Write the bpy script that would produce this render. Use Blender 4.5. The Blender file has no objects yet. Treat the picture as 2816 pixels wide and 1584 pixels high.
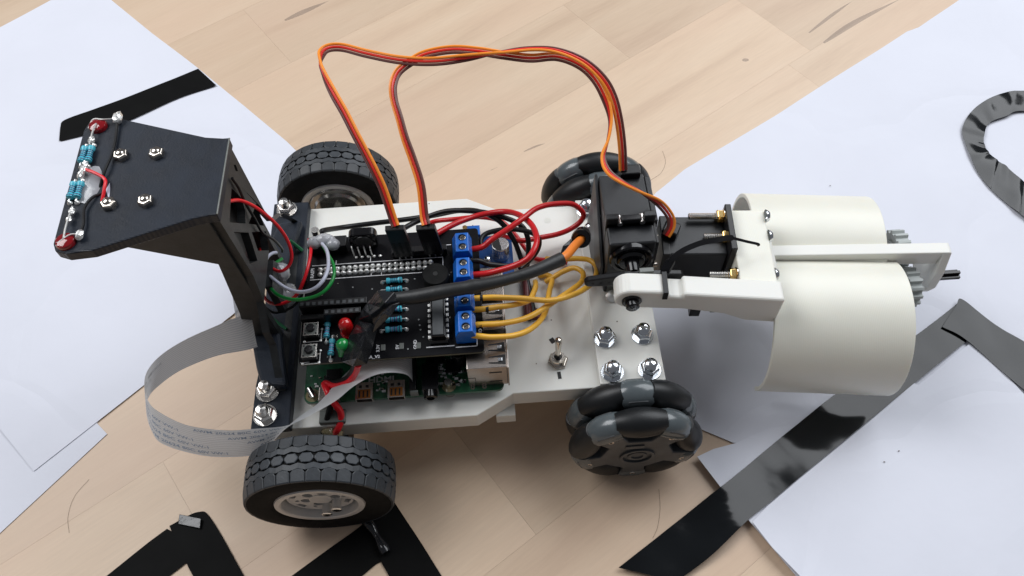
import bpy, bmesh, math, random
from mathutils import Vector, Matrix, noise
random.seed(7)
S = 0.001                      # everything below is written in millimetres
PI = math.pi
scene = bpy.context.scene
COL = scene.collection
V = Vector

# ------------------------------------------------------------------ camera
CAM = V((53.462, -200.676, 365.835))
EL, YAW, ROLL, FPX = math.radians(57.422), math.radians(1.592), math.radians(-2.608), 2240.895
F_ = V((math.sin(YAW)*math.cos(EL), math.cos(YAW)*math.cos(EL), -math.sin(EL)))
R0 = V((math.cos(YAW), -math.sin(YAW), 0)); U0 = R0.cross(F_)
R_ = math.cos(ROLL)*R0 + math.sin(ROLL)*U0
U_ = -math.sin(ROLL)*R0 + math.cos(ROLL)*U0
cam_d = bpy.data.cameras.new('camera'); cam = bpy.data.objects.new('camera', cam_d); COL.objects.link(cam)
cam_d.sensor_width = 36; cam_d.lens = FPX*36/2816; cam_d.clip_start = 0.01; cam_d.clip_end = 20
M = Matrix((R_, U_, -F_)).transposed().to_4x4(); M.translation = CAM*S
cam.matrix_world = M
scene.camera = cam

def at(px, py, z=None, x=None, y=None):
    """point (mm) seen at pixel (px,py) of the photograph at a known height z, or in a known plane x or y"""
    d = R_*((px-1408)/FPX) - U_*((py-792)/FPX) + F_
    t = (z-CAM.z)/d.z if z is not None else ((x-CAM.x)/d.x if x is not None else (y-CAM.y)/d.y)
    return CAM + d*t

# ------------------------------------------------------------------ world and lamps
w = bpy.data.worlds.new('World'); scene.world = w; w.use_nodes = True
bg = w.node_tree.nodes['Background']; bg.inputs[0].default_value = (0.80, 0.82, 0.90, 1); bg.inputs[1].default_value = 0.17
def area(name, loc, target, sx, sy, power, color):
    l = bpy.data.lights.new(name, 'AREA'); l.shape = 'RECTANGLE'; l.size = sx; l.size_y = sy
    l.energy = power; l.color = color
    o = bpy.data.objects.new(name, l); COL.objects.link(o); o.location = V(loc)
    o.rotation_euler = (V(target)-V(loc)).to_track_quat('-Z', 'Y').to_euler()
    return o
area('window_light', (0.88, 0.66, 1.12), (0.1, 0.0, 0.0), 1.25, 1.05, 21.5, (0.93, 0.96, 1.0))
area('side_window_light', (-0.80, 0.42, 1.15), (0.0, 0.0, 0.0), 0.8, 0.8, 15, (0.97, 0.98, 1.0))
scene.view_settings.view_transform = 'Standard'; scene.view_settings.look = 'None'
scene.view_settings.exposure = -0.07; scene.view_settings.gamma = 1.0

# ------------------------------------------------------------------ materials
MATS = {}
def mat(name, col, rough=0.5, metal=0.0, spec=0.5, bump=None, bscale=1.0, bdist=0.0001, mottle=0.0, mscale=60, coat=0.0, trans=0.0, sss=0.0, alpha=1.0, rvar=0.0, wave=None, objrand=0.0):
    if name in MATS: return MATS[name]
    m = bpy.data.materials.new(name); m.use_nodes = True; MATS[name] = m
    nt = m.node_tree; N = nt.nodes; L = nt.links; b = N['Principled BSDF']
    b.inputs['Base Color'].default_value = (*col, 1); b.inputs['Roughness'].default_value = rough
    b.inputs['Metallic'].default_value = metal; b.inputs['Specular IOR Level'].default_value = spec
    b.inputs['Coat Weight'].default_value = coat; b.inputs['Transmission Weight'].default_value = trans
    b.inputs['Alpha'].default_value = alpha
    if sss: b.inputs['Subsurface Weight'].default_value = sss; b.inputs['Subsurface Radius'].default_value = (1, .8, .6); b.inputs['Subsurface Scale'].default_value = 0.002
    tc = N.new('ShaderNodeTexCoord')
    if mottle or objrand:
        nz = N.new('ShaderNodeTexNoise'); nz.inputs['Scale'].default_value = mscale; nz.inputs['Detail'].default_value = 5
        L.new(tc.outputs['Object'], nz.inputs['Vector'])
        mr = N.new('ShaderNodeMapRange'); mr.inputs[1].default_value = .3; mr.inputs[2].default_value = .7
        mr.inputs[3].default_value = 1-mottle; mr.inputs[4].default_value = 1+mottle
        L.new(nz.outputs[0], mr.inputs[0])
        out = mr.outputs[0]
        if objrand:
            oi = N.new('ShaderNodeObjectInfo'); m2 = N.new('ShaderNodeMapRange'); m2.inputs[3].default_value = 1-objrand; m2.inputs[4].default_value = 1+objrand
            L.new(oi.outputs['Random'], m2.inputs[0]); mm = N.new('ShaderNodeMath'); mm.operation = 'MULTIPLY'
            L.new(out, mm.inputs[0]); L.new(m2.outputs[0], mm.inputs[1]); out = mm.outputs[0]
        hs = N.new('ShaderNodeVectorMath'); hs.operation = 'SCALE'; hs.inputs[0].default_value = col
        L.new(out, hs.inputs['Scale']); L.new(hs.outputs[0], b.inputs['Base Color'])
        if rvar:
            m3 = N.new('ShaderNodeMapRange'); m3.inputs[1].default_value = .3; m3.inputs[2].default_value = .7
            m3.inputs[3].default_value = max(0, rough-rvar); m3.inputs[4].default_value = rough+rvar
            L.new(nz.outputs[0], m3.inputs[0]); L.new(m3.outputs[0], b.inputs['Roughness'])
    bsrc = None
    if bump:
        n2 = N.new('ShaderNodeTexNoise'); n2.inputs['Scale'].default_value = bump; n2.inputs['Detail'].default_value = 4
        L.new(tc.outputs['Object'], n2.inputs['Vector']); bsrc = n2.outputs[0]
    if wave:      # fine printed layers: (direction, scale)
        wv = N.new('ShaderNodeTexWave'); wv.bands_direction = wave[0]; wv.inputs['Scale'].default_value = wave[1]; wv.inputs['Distortion'].default_value = .4
        L.new(tc.outputs['Object'], wv.inputs['Vector']); bsrc2 = wv.outputs[1]
        if bsrc:
            ad = N.new('ShaderNodeMath'); ad.operation = 'ADD'; L.new(bsrc, ad.inputs[0]); L.new(bsrc2, ad.inputs[1]); bsrc = ad.outputs[0]
        else: bsrc = bsrc2
    if bsrc:
        bp = N.new('ShaderNodeBump'); bp.inputs['Strength'].default_value = bscale; bp.inputs['Distance'].default_value = bdist
        L.new(bsrc, bp.inputs['Height']); L.new(bp.outputs[0], b.inputs['Normal'])
    return m

mat('white_print', (.74, .735, .69), .42, bump=900, bscale=.2, bdist=.00005, mottle=.012, mscale=40, sss=.15, wave=('Z', 900))
mat('white_print_side', (.75, .74, .655), .38, bump=600, bscale=.13, bdist=.0001, mottle=.03, mscale=30, sss=.25, wave=('X', 420))
mat('black_print', (.013, .018, .028), .42, spec=.35, bump=1500, bscale=.7, bdist=.00014, mottle=.25, mscale=120, wave=('Y', 620), rvar=.1)
mat('black_print_wall', (.022, .024, .025), .42, spec=.35, bump=700, bscale=.5, bdist=.0001, mottle=.35, mscale=150, wave=('Z', 700))
mat('board_black', (.0030, .0030, .0045), .42, spec=.14, bump=2500, bscale=.2, bdist=.00005, mottle=.2, mscale=200)
mat('board_edge', (.10, .10, .07), .6)
mat('board_green', (.008, .075, .032), .32, mottle=.35, mscale=500, coat=.3)
mat('silk', (.72, .72, .74), .6)
mat('silk_dim', (.40, .42, .42), .6)
mat('solder', (.80, .80, .78), .34, .8)
mat('steel', (.70, .68, .65), .22, 1.0)
mat('zinc', (.72, .75, .78), .18, 1.0)
mat('nickel', (.58, .53, .47), .15, 1.0)
mat('usb_metal', (.38, .34, .31), .26, .9, mottle=.1, mscale=200)
mat('brass', (.72, .50, .20), .22, 1.0)
mat('copper_dark', (.30, .11, .02), .35, .6)
mat('alu', (.60, .59, .57), .42, .2, mottle=.05, mscale=300, bump=1500, bscale=.15, bdist=.0001)
mat('motor_disc', (.34, .33, .31), .18, .8)
mat('dark_slot', (.004, .004, .004), .7)
mat('rubber', (.026, .031, .037), .50, spec=.5, bump=1400, bscale=.35, bdist=.00012, mottle=.35, mscale=150)
mat('rubber_side', (.008, .008, .008), .8, spec=.15, bump=2200, bscale=.7, bdist=.0002, mottle=.3, mscale=260)
mat('roller', (.007, .008, .009), .42, spec=.4, bump=1500, bscale=.3, bdist=.0001, mottle=.2, mscale=150)
mat('omni_grey', (.082, .097, .104), .24, mottle=.12, mscale=120, coat=.2)
mat('omni_core', (.055, .060, .064), .45, mottle=.3, mscale=140)
mat('black_plastic', (.006, .006, .007), .34, spec=.35, mottle=.2, mscale=150, bump=2500, bscale=.3, bdist=.00006)
mat('servo_black', (.009, .010, .012), .38, spec=.4, bump=2600, bscale=.5, bdist=.00008, mottle=.25, mscale=140)
mat('gloss_black', (.005, .005, .006), .14, spec=.4)
mat('blue_plastic', (.005, .12, .50), .35, mottle=.12, mscale=300)
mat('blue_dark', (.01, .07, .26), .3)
mat('yellow_wire', (.78, .42, .04), .38, mottle=.08, mscale=150)
mat('red_wire', (.50, .008, .012), .30, mottle=.06, mscale=120)
mat('bright_red_wire', (.75, .012, .022), .3)
mat('dark_red_wire', (.09, .004, .004), .4)
mat('orange_wire', (.80, .22, .03), .36)
mat('servo_orange', (.95, .30, .03), .36)
mat('servo_red', (.74, .03, .02), .36)
mat('servo_brown', (.14, .05, .042), .36)
mat('black_wire', (.006, .006, .007), .38, spec=.35)
mat('white_wire', (.50, .52, .62), .35)
mat('green_wire', (.008, .26, .045), .35)
mat('heat_shrink', (.016, .017, .018), .48, bump=500, bscale=.4, bdist=.0003, mottle=.25, mscale=120)
mat('tape_wrap', (.012, .013, .015), .17, bump=180, bscale=.6, bdist=.0006, mottle=.2, mscale=90)
mat('tape_matte', (.0040, .0040, .0040), .6, bump=120, bscale=.35, bdist=.0005, mottle=.2, mscale=70, spec=.07)
mat('tape_gloss', (.0055, .0065, .0075), .11, bump=11, bscale=.35, bdist=.003, mottle=.2, mscale=50, spec=.30)
mat('led_red', (.62, .008, .010), .12, trans=.25, coat=.5)
mat('led_red_clear', (.35, .006, .012), .08, trans=.4, coat=.6)
mat('led_green', (.010, .26, .055), .16, coat=.5)
mat('resistor_blue', (.06, .44, .56), .3)
mat('resistor_band', (.02, .02, .10), .4)
mat('resistor_band_violet', (.22, .08, .30), .4)
mat('glue', (.50, .51, .54), .12, alpha=.62, coat=.5, bump=300, bscale=.5, bdist=.0004)
mat('glue_yellow', (.50, .42, .24), .15, alpha=.5, coat=.5, bump=300, bscale=.5, bdist=.0004)
mat('gear_grey', (.40, .43, .42), .45)
mat('label_grey', (.13, .14, .13), .3)
mat('label_yellow', (.55, .53, .16), .4)
mat('label_text', (.28, .28, .05), .4)
mat('ink_blue', (.30, .38, .50), .6)
mat('ink_black', (.010, .010, .011), .6)
mat('green_stain', (.01, .10, .04), .35)
mat('hair_strand', (.22, .16, .12), .5, alpha=.5)
mat('speck', (.15, .12, .10), .8)
mat('capacitor', (.60, .60, .60), .22, .9)

def paper_mat():
    m = mat('paper', (.665, .68, .75), .72, bump=20, bscale=.6, bdist=.0016, mottle=.025, mscale=14)
    nt = m.node_tree; N = nt.nodes; L = nt.links
    tc = N.new('ShaderNodeTexCoord'); nz = N.new('ShaderNodeTexNoise'); nz.inputs['Scale'].default_value = 9; L.new(tc.outputs['Object'], nz.inputs['Vector'])
    mx = N.new('ShaderNodeMix'); mx.data_type = 'VECTOR'; mx.inputs[0].default_value = .12; L.new(tc.outputs['Object'], mx.inputs[4]); L.new(nz.outputs[1], mx.inputs[5])
    vo = N.new('ShaderNodeTexVoronoi'); vo.feature = 'DISTANCE_TO_EDGE'; vo.inputs['Scale'].default_value = 7.5; L.new(mx.outputs[1], vo.inputs['Vector'])
    mr = N.new('ShaderNodeMapRange'); mr.inputs[2].default_value = .05; L.new(vo.outputs[0], mr.inputs[0])
    old = N['Principled BSDF'].inputs['Normal'].links[0].from_socket
    bp = N.new('ShaderNodeBump'); bp.inputs['Strength'].default_value = .22; bp.inputs['Distance'].default_value = .0012
    L.new(mr.outputs[0], bp.inputs['Height']); L.new(old, bp.inputs['Normal']); L.new(bp.outputs[0], N['Principled BSDF'].inputs['Normal'])
    return m
paper_mat()
def wood_mat():
    m = bpy.data.materials.new('wood'); m.use_nodes = True; MATS['wood'] = m
    nt = m.node_tree; N = nt.nodes; L = nt.links; b = N['Principled BSDF']
    tc = N.new('ShaderNodeTexCoord'); oi = N.new('ShaderNodeObjectInfo')
    ofs = N.new('ShaderNodeVectorMath'); ofs.operation = 'SCALE'; ofs.inputs[0].default_value = (3.1, 7.3, 0); L.new(oi.outputs['Random'], ofs.inputs['Scale'])
    add = N.new('ShaderNodeVectorMath'); add.operation = 'ADD'; L.new(tc.outputs['Object'], add.inputs[0]); L.new(ofs.outputs[0], add.inputs[1])
    mp = N.new('ShaderNodeMapping'); mp.inputs['Scale'].default_value = (3.2, 26, 1); L.new(add.outputs[0], mp.inputs[0])
    n1 = N.new('ShaderNodeTexNoise'); n1.inputs['Scale'].default_value = 1.6; n1.inputs['Detail'].default_value = 7; n1.inputs['Roughness'].default_value = .6; n1.inputs['Distortion'].default_value = .5; L.new(mp.outputs[0], n1.inputs['Vector'])
    mp2 = N.new('ShaderNodeMapping'); mp2.inputs['Scale'].default_value = (30, 420, 1); L.new(add.outputs[0], mp2.inputs[0])
    n2 = N.new('ShaderNodeTexNoise'); n2.inputs['Scale'].default_value = 2; n2.inputs['Detail'].default_value = 3; L.new(mp2.outputs[0], n2.inputs['Vector'])
    mp3 = N.new('ShaderNodeMapping'); mp3.inputs['Scale'].default_value = (5, 9, 1); L.new(add.outputs[0], mp3.inputs[0])
    n3 = N.new('ShaderNodeTexNoise'); n3.inputs['Scale'].default_value = 1.5; n3.inputs['Detail'].default_value = 3; L.new(mp3.outputs[0], n3.inputs['Vector'])
    cr = N.new('ShaderNodeValToRGB'); e = cr.color_ramp.elements
    e[0].position = .22; e[0].color = (.55, .40, .285, 1); e[1].position = .72; e[1].color = (.70, .545, .40, 1)
    k = cr.color_ramp.elements.new(.46); k.color = (.655, .495, .355, 1)
    L.new(n1.outputs[0], cr.inputs[0])
    mix = N.new('ShaderNodeMix'); mix.data_type = 'RGBA'; mix.blend_type = 'MULTIPLY'; mix.inputs[0].default_value = .14
    L.new(cr.outputs[0], mix.inputs[6]); L.new(n2.outputs[0], mix.inputs[7])
    mix2 = N.new('ShaderNodeMix'); mix2.data_type = 'RGBA'; mix2.blend_type = 'MIX'; L.new(mix.outputs[2], mix2.inputs[6]); mix2.inputs[7].default_value = (.65, .465, .345, 1)
    r3 = N.new('ShaderNodeMapRange'); r3.inputs[1].default_value = .42; r3.inputs[2].default_value = .72; r3.inputs[4].default_value = .45; L.new(n3.outputs[0], r3.inputs[0]); L.new(r3.outputs[0], mix2.inputs[0])
    rv = N.new('ShaderNodeMapRange'); rv.inputs[3].default_value = .91; rv.inputs[4].default_value = 1.04; L.new(oi.outputs['Random'], rv.inputs[0])
    sc = N.new('ShaderNodeVectorMath'); sc.operation = 'SCALE'; L.new(mix2.outputs[2], sc.inputs[0]); L.new(rv.outputs[0], sc.inputs['Scale'])
    L.new(sc.outputs[0], b.inputs['Base Color']); b.inputs['Roughness'].default_value = .42; b.inputs['Specular IOR Level'].default_value = .35
    bp = N.new('ShaderNodeBump'); bp.inputs['Strength'].default_value = .12; bp.inputs['Distance'].default_value = .0003; L.new(n2.outputs[0], bp.inputs['Height']); L.new(bp.outputs[0], b.inputs['Normal'])
    return m
wood_mat()
mat('wood_stain', (.27, .22, .20), .45, mottle=.3, mscale=60, alpha=.17)
RIB_U, RIB_FLIP = 6.3, False
def ribbon_mat():
    m = bpy.data.materials.new('flat_cable'); m.use_nodes = True; MATS['flat_cable'] = m
    nt = m.node_tree; N = nt.nodes; L = nt.links; b = N['Principled BSDF']
    uv = N.new('ShaderNodeUVMap'); uv.uv_map = 'UVMap'
    sep = N.new('ShaderNodeSeparateXYZ'); L.new(uv.outputs[0], sep.inputs[0])
    mu = N.new('ShaderNodeMath'); mu.operation = 'MULTIPLY'; mu.inputs[1].default_value = 15*2*PI; L.new(sep.outputs[1], mu.inputs[0])
    sn = N.new('ShaderNodeMath'); sn.operation = 'SINE'; L.new(mu.outputs[0], sn.inputs[0])
    mr = N.new('ShaderNodeMapRange'); mr.inputs[1].default_value = -.3; mr.inputs[2].default_value = .5; L.new(sn.outputs[0], mr.inputs[0])
    geo = N.new('ShaderNodeNewGeometry')
    # printed white film on the outer face; bright light painted white into the last stretch, dark reflections greyed into the inner conductors
    sx = N.new('ShaderNodeMath'); sx.operation = 'GREATER_THAN'; sx.inputs[1].default_value = RIB_U; L.new(sep.outputs[0], sx.inputs[0])
    inv = N.new('ShaderNodeMath'); inv.operation = 'SUBTRACT'; inv.inputs[0].default_value = 1.0; L.new(geo.outputs['Backfacing'], inv.inputs[1])
    mx = N.new('ShaderNodeMath'); mx.operation = 'MAXIMUM'; L.new(sx.outputs[0], mx.inputs[0]); L.new(geo.outputs['Backfacing'] if RIB_FLIP else inv.outputs[0], mx.inputs[1])
    ma = N.new('ShaderNodeMix'); ma.data_type = 'RGBA'; ma.inputs[6].default_value = (.70, .72, .74, 1); ma.inputs[7].default_value = (.80, .82, .84, 1); L.new(mr.outputs[0], ma.inputs[0])
    mb = N.new('ShaderNodeMix'); mb.data_type = 'RGBA'; mb.inputs[6].default_value = (.58, .58, .56, 1); mb.inputs[7].default_value = (.30, .31, .33, 1); L.new(mr.outputs[0], mb.inputs[0])
    mc = N.new('ShaderNodeMix'); mc.data_type = 'RGBA'; L.new(mx.outputs[0], mc.inputs[0]); L.new(mb.outputs[2], mc.inputs[6]); L.new(ma.outputs[2], mc.inputs[7])
    L.new(mc.outputs[2], b.inputs['Base Color']); b.inputs['Roughness'].default_value = .28
    tl = N.new('ShaderNodeBsdfTranslucent'); L.new(ma.outputs[2], tl.inputs[0]); ms = N.new('ShaderNodeMixShader'); ms.inputs[0].default_value = .38
    L.new(b.outputs[0], ms.inputs[1]); L.new(tl.outputs[0], ms.inputs[2]); L.new(ms.outputs[0], N['Material Output'].inputs[0])
    bp = N.new('ShaderNodeBump'); bp.inputs['Strength'].default_value = .25; bp.inputs['Distance'].default_value = .0002; L.new(sn.outputs[0], bp.inputs['Height']); L.new(bp.outputs[0], b.inputs['Normal'])
ribbon_mat()

# ------------------------------------------------------------------ object helpers
def worldpos(o):
    p = V((0, 0, 0))
    while o: p = p + o.location; o = o.parent
    return p
def tag(o, label=None, cat=None, group=None, kind=None):
    if label: o['label'] = label
    if cat: o['category'] = cat
    if group: o['group'] = group
    if kind: o['kind'] = kind
    return o
def empty(name, loc=(0, 0, 0), parent=None):
    o = bpy.data.objects.new(name, None); COL.objects.link(o); o.empty_display_size = .01
    o.location = V(loc)*S - (worldpos(parent) if parent else V((0, 0, 0)))
    o.parent = parent
    return o
def catmull(pts, n=8):
    pts = [V(p) for p in pts]; out = []
    if len(pts) < 3: return pts
    P = [2*pts[0]-pts[1]]+pts+[2*pts[-1]-pts[-2]]
    for i in range(1, len(P)-2):
        a, b, c, d = P[i-1:i+3]
        for k in range(n):
            t = k/n
            out.append(.5*((2*b)+(c-a)*t+(2*a-5*b+4*c-d)*t*t+(3*b-a-3*c+d)*t**3))
    out.append(pts[-1]); return out
class MB:
    def __init__(s): s.v = []; s.f = []
    def add(s, vs, fs):
        k = len(s.v); s.v += [V(v) for v in vs]; s.f += [tuple(i+k for i in f) for f in fs]; return s
    def box(s, lo, hi, rz=0, about=None, taper=0):
        x0, y0, z0 = lo; x1, y1, z1 = hi; t = taper
        vs = [V(q) for q in ((x0, y0, z0), (x1, y0, z0), (x1, y1, z0), (x0, y1, z0), (x0+t, y0+t, z1), (x1-t, y0+t, z1), (x1-t, y1-t, z1), (x0+t, y1-t, z1))]
        if rz:
            c = V(about) if about else V(((x0+x1)/2, (y0+y1)/2, 0)); R = Matrix.Rotation(rz, 3, 'Z')
            vs = [R @ (v-V((c.x, c.y, 0)))+V((c.x, c.y, 0)) for v in vs]
        return s.add(vs, [(0, 3, 2, 1), (4, 5, 6, 7), (0, 1, 5, 4), (1, 2, 6, 5), (2, 3, 7, 6), (3, 0, 4, 7)])
    def obox(s, p0, p1, wvec, hvec):
        """box along p0-p1, half-size vectors wvec,hvec"""
        p0, p1, a, b = V(p0), V(p1), V(wvec), V(hvec)
        vs = [p0-a-b, p0+a-b, p0+a+b, p0-a+b, p1-a-b, p1+a-b, p1+a+b, p1-a+b]
        fs = [(0, 3, 2, 1), (4, 5, 6, 7), (0, 1, 5, 4), (1, 2, 6, 5), (2, 3, 7, 6), (3, 0, 4, 7)]
        if (p1-p0).dot(a.cross(b)) < 0: fs = [f[::-1] for f in fs]
        return s.add(vs, fs)
    def cyl(s, p0, p1, r0, r1=None, n=20, ph=0, caps=True):
        if r1 is None: r1 = r0
        p0, p1 = V(p0), V(p1); d = (p1-p0).normalized(); a = d.orthogonal().normalized(); b = d.cross(a); vs = []
        for p, r in ((p0, r0), (p1, r1)):
            for i in range(n):
                t = 2*PI*i/n+ph; vs.append(p+a*(r*math.cos(t))+b*(r*math.sin(t)))
        fs = [(i, (i+1) % n, n+(i+1) % n, n+i) for i in range(n)]
        if caps: fs += [tuple(range(n))[::-1], tuple(range(n, 2*n))]
        return s.add(vs, fs)
    def lathe(s, c, axis, prof, n=32, ph=0):
        """prof: list of (distance along axis, radius)"""
        c = V(c); d = V(axis).normalized(); a = d.orthogonal().normalized(); b = d.cross(a); vs = []; fs = []
        for h, r in prof:
            for i in range(n):
                t = 2*PI*i/n+ph; vs.append(c+d*h+a*(r*math.cos(t))+b*(r*math.sin(t)))
        for j in range(len(prof)-1):
            for i in range(n):
                k = (i+1) % n; fs.append((j*n+i, j*n+k, (j+1)*n+k, (j+1)*n+i))
        return s.add(vs, fs)
    def tube(s, pts, r, n=8, sm=6, rfun=None):
        P = catmull(pts, sm) if sm else [V(p) for p in pts]
        m = len(P); vs = []; fs = []; t = (P[1]-P[0]).normalized(); a = t.orthogonal().normalized()
        for i, p in enumerate(P):
            t2 = (P[min(i+1, m-1)]-P[max(i-1, 0)]).normalized(); a = (a-t2*a.dot(t2)).normalized(); b = t2.cross(a)
            rr = r if not rfun else rfun(i/(m-1))
            for k in range(n):
                q = 2*PI*k/n; vs.append(p+a*(rr*math.cos(q))+b*(rr*math.sin(q)))
        for i in range(m-1):
            for k in range(n):
                l = (k+1) % n; fs.append((i*n+k, i*n+l, (i+1)*n+l, (i+1)*n+k))
        fs += [tuple(range(n))[::-1], tuple(range((m-1)*n, m*n))]
        return s.add(vs, fs)
    def prism(s, poly, axis, a, b):
        """polygon in the plane normal to axis ('X': (y,z), 'Y': (x,z), 'Z': (x,y)) from a to b"""
        def q(p, h):
            return {'X': (h, p[0], p[1]), 'Y': (p[0], h, p[1]), 'Z': (p[0], p[1], h)}[axis]
        n = len(poly); vs = [q(p, a) for p in poly]+[q(p, b) for p in poly]
        fs = [(i, (i+1) % n, n+(i+1) % n, n+i) for i in range(n)]+[tuple(range(n))[::-1], tuple(range(n, 2*n))]
        return s.add(vs, fs)
    def sphere(s, c, r, n=12, m=8, sc=(1, 1, 1), jig=0):
        vs = []; fs = []; c = V(c)
        for j in range(m+1):
            for i in range(n):
                th = PI*j/m; ph = 2*PI*i/n; rr = r*(1+jig*random.uniform(-1, 1))
                vs.append(c+V((math.sin(th)*math.cos(ph)*sc[0], math.sin(th)*math.sin(ph)*sc[1], math.cos(th)*sc[2]))*rr)
        for j in range(m):
            for i in range(n): k = (i+1) % n; fs.append((j*n+i, (j+1)*n+i, (j+1)*n+k, j*n+k))
        return s.add(vs, fs)
    def bake(s, name, m, origin=None, smooth=False, merge=True):
        if origin is None:
            lo = V([min(v[i] for v in s.v) for i in range(3)]); hi = V([max(v[i] for v in s.v) for i in range(3)]); origin = (lo+hi)/2
        origin = V(origin)
        me = bpy.data.meshes.new(name); me.from_pydata([tuple((v-origin)*S) for v in s.v], [], s.f)
        bm = bmesh.new(); bm.from_mesh(me)
        if merge: bmesh.ops.remove_doubles(bm, verts=bm.verts, dist=1e-7)
        bmesh.ops.recalc_face_normals(bm, faces=bm.faces); bm.to_mesh(me); bm.free()
        if smooth: me.shade_smooth(); me.set_sharp_from_angle(angle=math.radians(38)) if hasattr(me, 'set_sharp_from_angle') else None
        me.materials.append(MATS[m] if isinstance(m, str) else m)
        return me, origin
    def build(s, name, m, parent=None, smooth=False, bevel=0, origin=None, seg=2, merge=True):
        me, og = s.bake(name, m, origin, smooth, merge)
        return place(name, me, og, parent, bevel, seg)
def place(name, me, og, parent=None, bevel=0, seg=2):
    o = bpy.data.objects.new(name, me); COL.objects.link(o)
    o.location = V(og)*S - (worldpos(parent) if parent else V((0, 0, 0))); o.parent = parent
    if bevel:
        b = o.modifiers.new('bevel', 'BEVEL'); b.width = bevel*S; b.segments = seg; b.limit_method = 'ANGLE'; b.angle_limit = math.radians(35); b.harden_normals = False
    return o
def holed(name, m, outer, holes, thick, place_fn, parent=None, bevel=0):
    """flat plate (outline with holes) of given thickness; place_fn maps local (u,v,h) mm to world mm"""
    cu = bpy.data.curves.new(name, 'CURVE'); cu.dimensions = '2D'; cu.fill_mode = 'BOTH'; cu.extrude = thick/2
    for poly in [outer]+holes:
        sp = cu.splines.new('POLY'); sp.points.add(len(poly)-1); sp.use_cyclic_u = True
        for i, p in enumerate(poly): sp.points[i].co = (p[0], p[1], 0, 1)
    tmp = bpy.data.objects.new('tmp', cu); COL.objects.link(tmp)
    dg = bpy.context.evaluated_depsgraph_get(); me = bpy.data.meshes.new_from_object(tmp.evaluated_get(dg))
    bpy.data.objects.remove(tmp); bpy.data.curves.remove(cu)
    mb = MB(); mb.add([place_fn(v.co.x, v.co.y, v.co.z) for v in me.vertices], [tuple(p.vertices) for p in me.polygons])
    bpy.data.meshes.remove(me)
    return mb.build(name, m, parent, bevel=bevel)
def circle(cx, cy, r, n=24, ry=None): return [(cx+r*math.cos(2*PI*i/n), cy+(ry or r)*math.sin(2*PI*i/n)) for i in range(n)]
def text_mb(body, size, fn, bold=0.0, extrude=0.05):
    """text mesh mapped by fn(u,v,h) (mm, origin at the left end of the baseline)"""
    cu = bpy.data.curves.new('t', 'FONT'); cu.body = body; cu.size = size; cu.extrude = extrude; cu.offset = bold; cu.resolution_u = 2
    tmp = bpy.data.objects.new('t', cu); COL.objects.link(tmp)
    dg = bpy.context.evaluated_depsgraph_get(); me = bpy.data.meshes.new_from_object(tmp.evaluated_get(dg))
    bpy.data.objects.remove(tmp); bpy.data.curves.remove(cu)
    mb = MB(); mb.add([fn(v.co.x, v.co.y, v.co.z) for v in me.vertices], [tuple(p.vertices) for p in me.polygons])
    bpy.data.meshes.remove(me); return mb
def inst(src, loc_mm, parent, rot=None, name=None):
    """copy one mesh object (shared mesh) under parent at world position loc (mm)"""
    o = src.copy(); COL.objects.link(o); o.parent = parent
    o.location = V(loc_mm)*S - (worldpos(parent) if parent else V((0, 0, 0)))
    if rot: o.rotation_euler = rot
    return o

# ================================================================== THE TABLE
table = tag(empty('table_top', (60, 60, -20)), kind='structure')
ang = math.radians(33.6); du = V((math.cos(ang), math.sin(ang), 0)); dn = V((-math.sin(ang), math.cos(ang), 0))
W = 67.7
rows = list(range(-9, 11))
ends = {3: [-420, 61, 480], 2: [-530, -110, 370], 1: [-330, 235, 560], 0: [-480, -60, 330], 4: [-300, 190, 600]}
under = MB().box((-700, -640, -22), (900, 800, -19)); tag(under.build('core', 'wood', table))
for r in rows:
    n0 = 87+(r-1)*W
    cuts = ends.get(r) or [random.uniform(-560, -420), random.uniform(-140, 20), random.uniform(260, 420)]
    cuts = [-820]+cuts+[900]
    for a, b in zip(cuts[:-1], cuts[1:]):
        g = .035
        mb = MB(); p = lambda u, n, z: du*u+dn*n+V((0, 0, z))
        q0, q1, q2, q3 = (a+g, n0+g), (b-g, n0+g), (b-g, n0+W-g), (a+g, n0+W-g)
        mid = V(((a+b)/2, n0+W/2, 0))
        vs = [V((x-mid.x, y-mid.y, z)) for z in (-18.5, 0) for x, y in (q0, q1, q2, q3)]
        mb.add(vs, [(3, 2, 1, 0), (4, 5, 6, 7), (0, 1, 5, 4), (1, 2, 6, 5), (2, 3, 7, 6), (3, 0, 4, 7)])
        o = mb.build('plank', 'wood', table, origin=(0, 0, 0)); c = du*mid.x+dn*mid.y
        o.location = c*S-worldpos(table); o.rotation_euler = (0, 0, ang)
# grain streaks and the knot lie in the wood
def flat_poly(pts, z, th=.1): return MB().prism([(p[0], p[1]) for p in pts], 'Z', z, z+th)
def streak(pts, wd):
    L = catmull([at(x, y, 0.0) for x, y in pts], 6); a = []; b = []
    for i, p in enumerate(L):
        t = (L[min(i+1, len(L)-1)]-L[max(i-1, 0)]).normalized(); n = V((-t.y, t.x, 0)); k = math.sin(PI*min(1, .12+i/(len(L)-1)*.9))*wd
        a.append(p+n*k); b.append(p-n*k)
    return flat_poly([*a, *b[::-1]], .005, .02)
for pts, wd in (([(783, 56), (840, 30), (905, 2)], 2.2), ([(2225, 90), (2290, 40), (2345, 2)], 1.2), ([(2265, 118), (2350, 62), (2480, -5)], 2.0),
                ([(1440, 417), (1475, 402), (1500, 394)], .7), ([(1350, 468), (1372, 458)], .6)):
    o = streak(pts, wd).build('grain_streak', 'wood_stain', table)
o = MB().prism(circle(*at(2050, 165, 0)[:2], 2.2, 14, 1.5), 'Z', .005, .03).build('knot', 'wood_stain', table)

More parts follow.
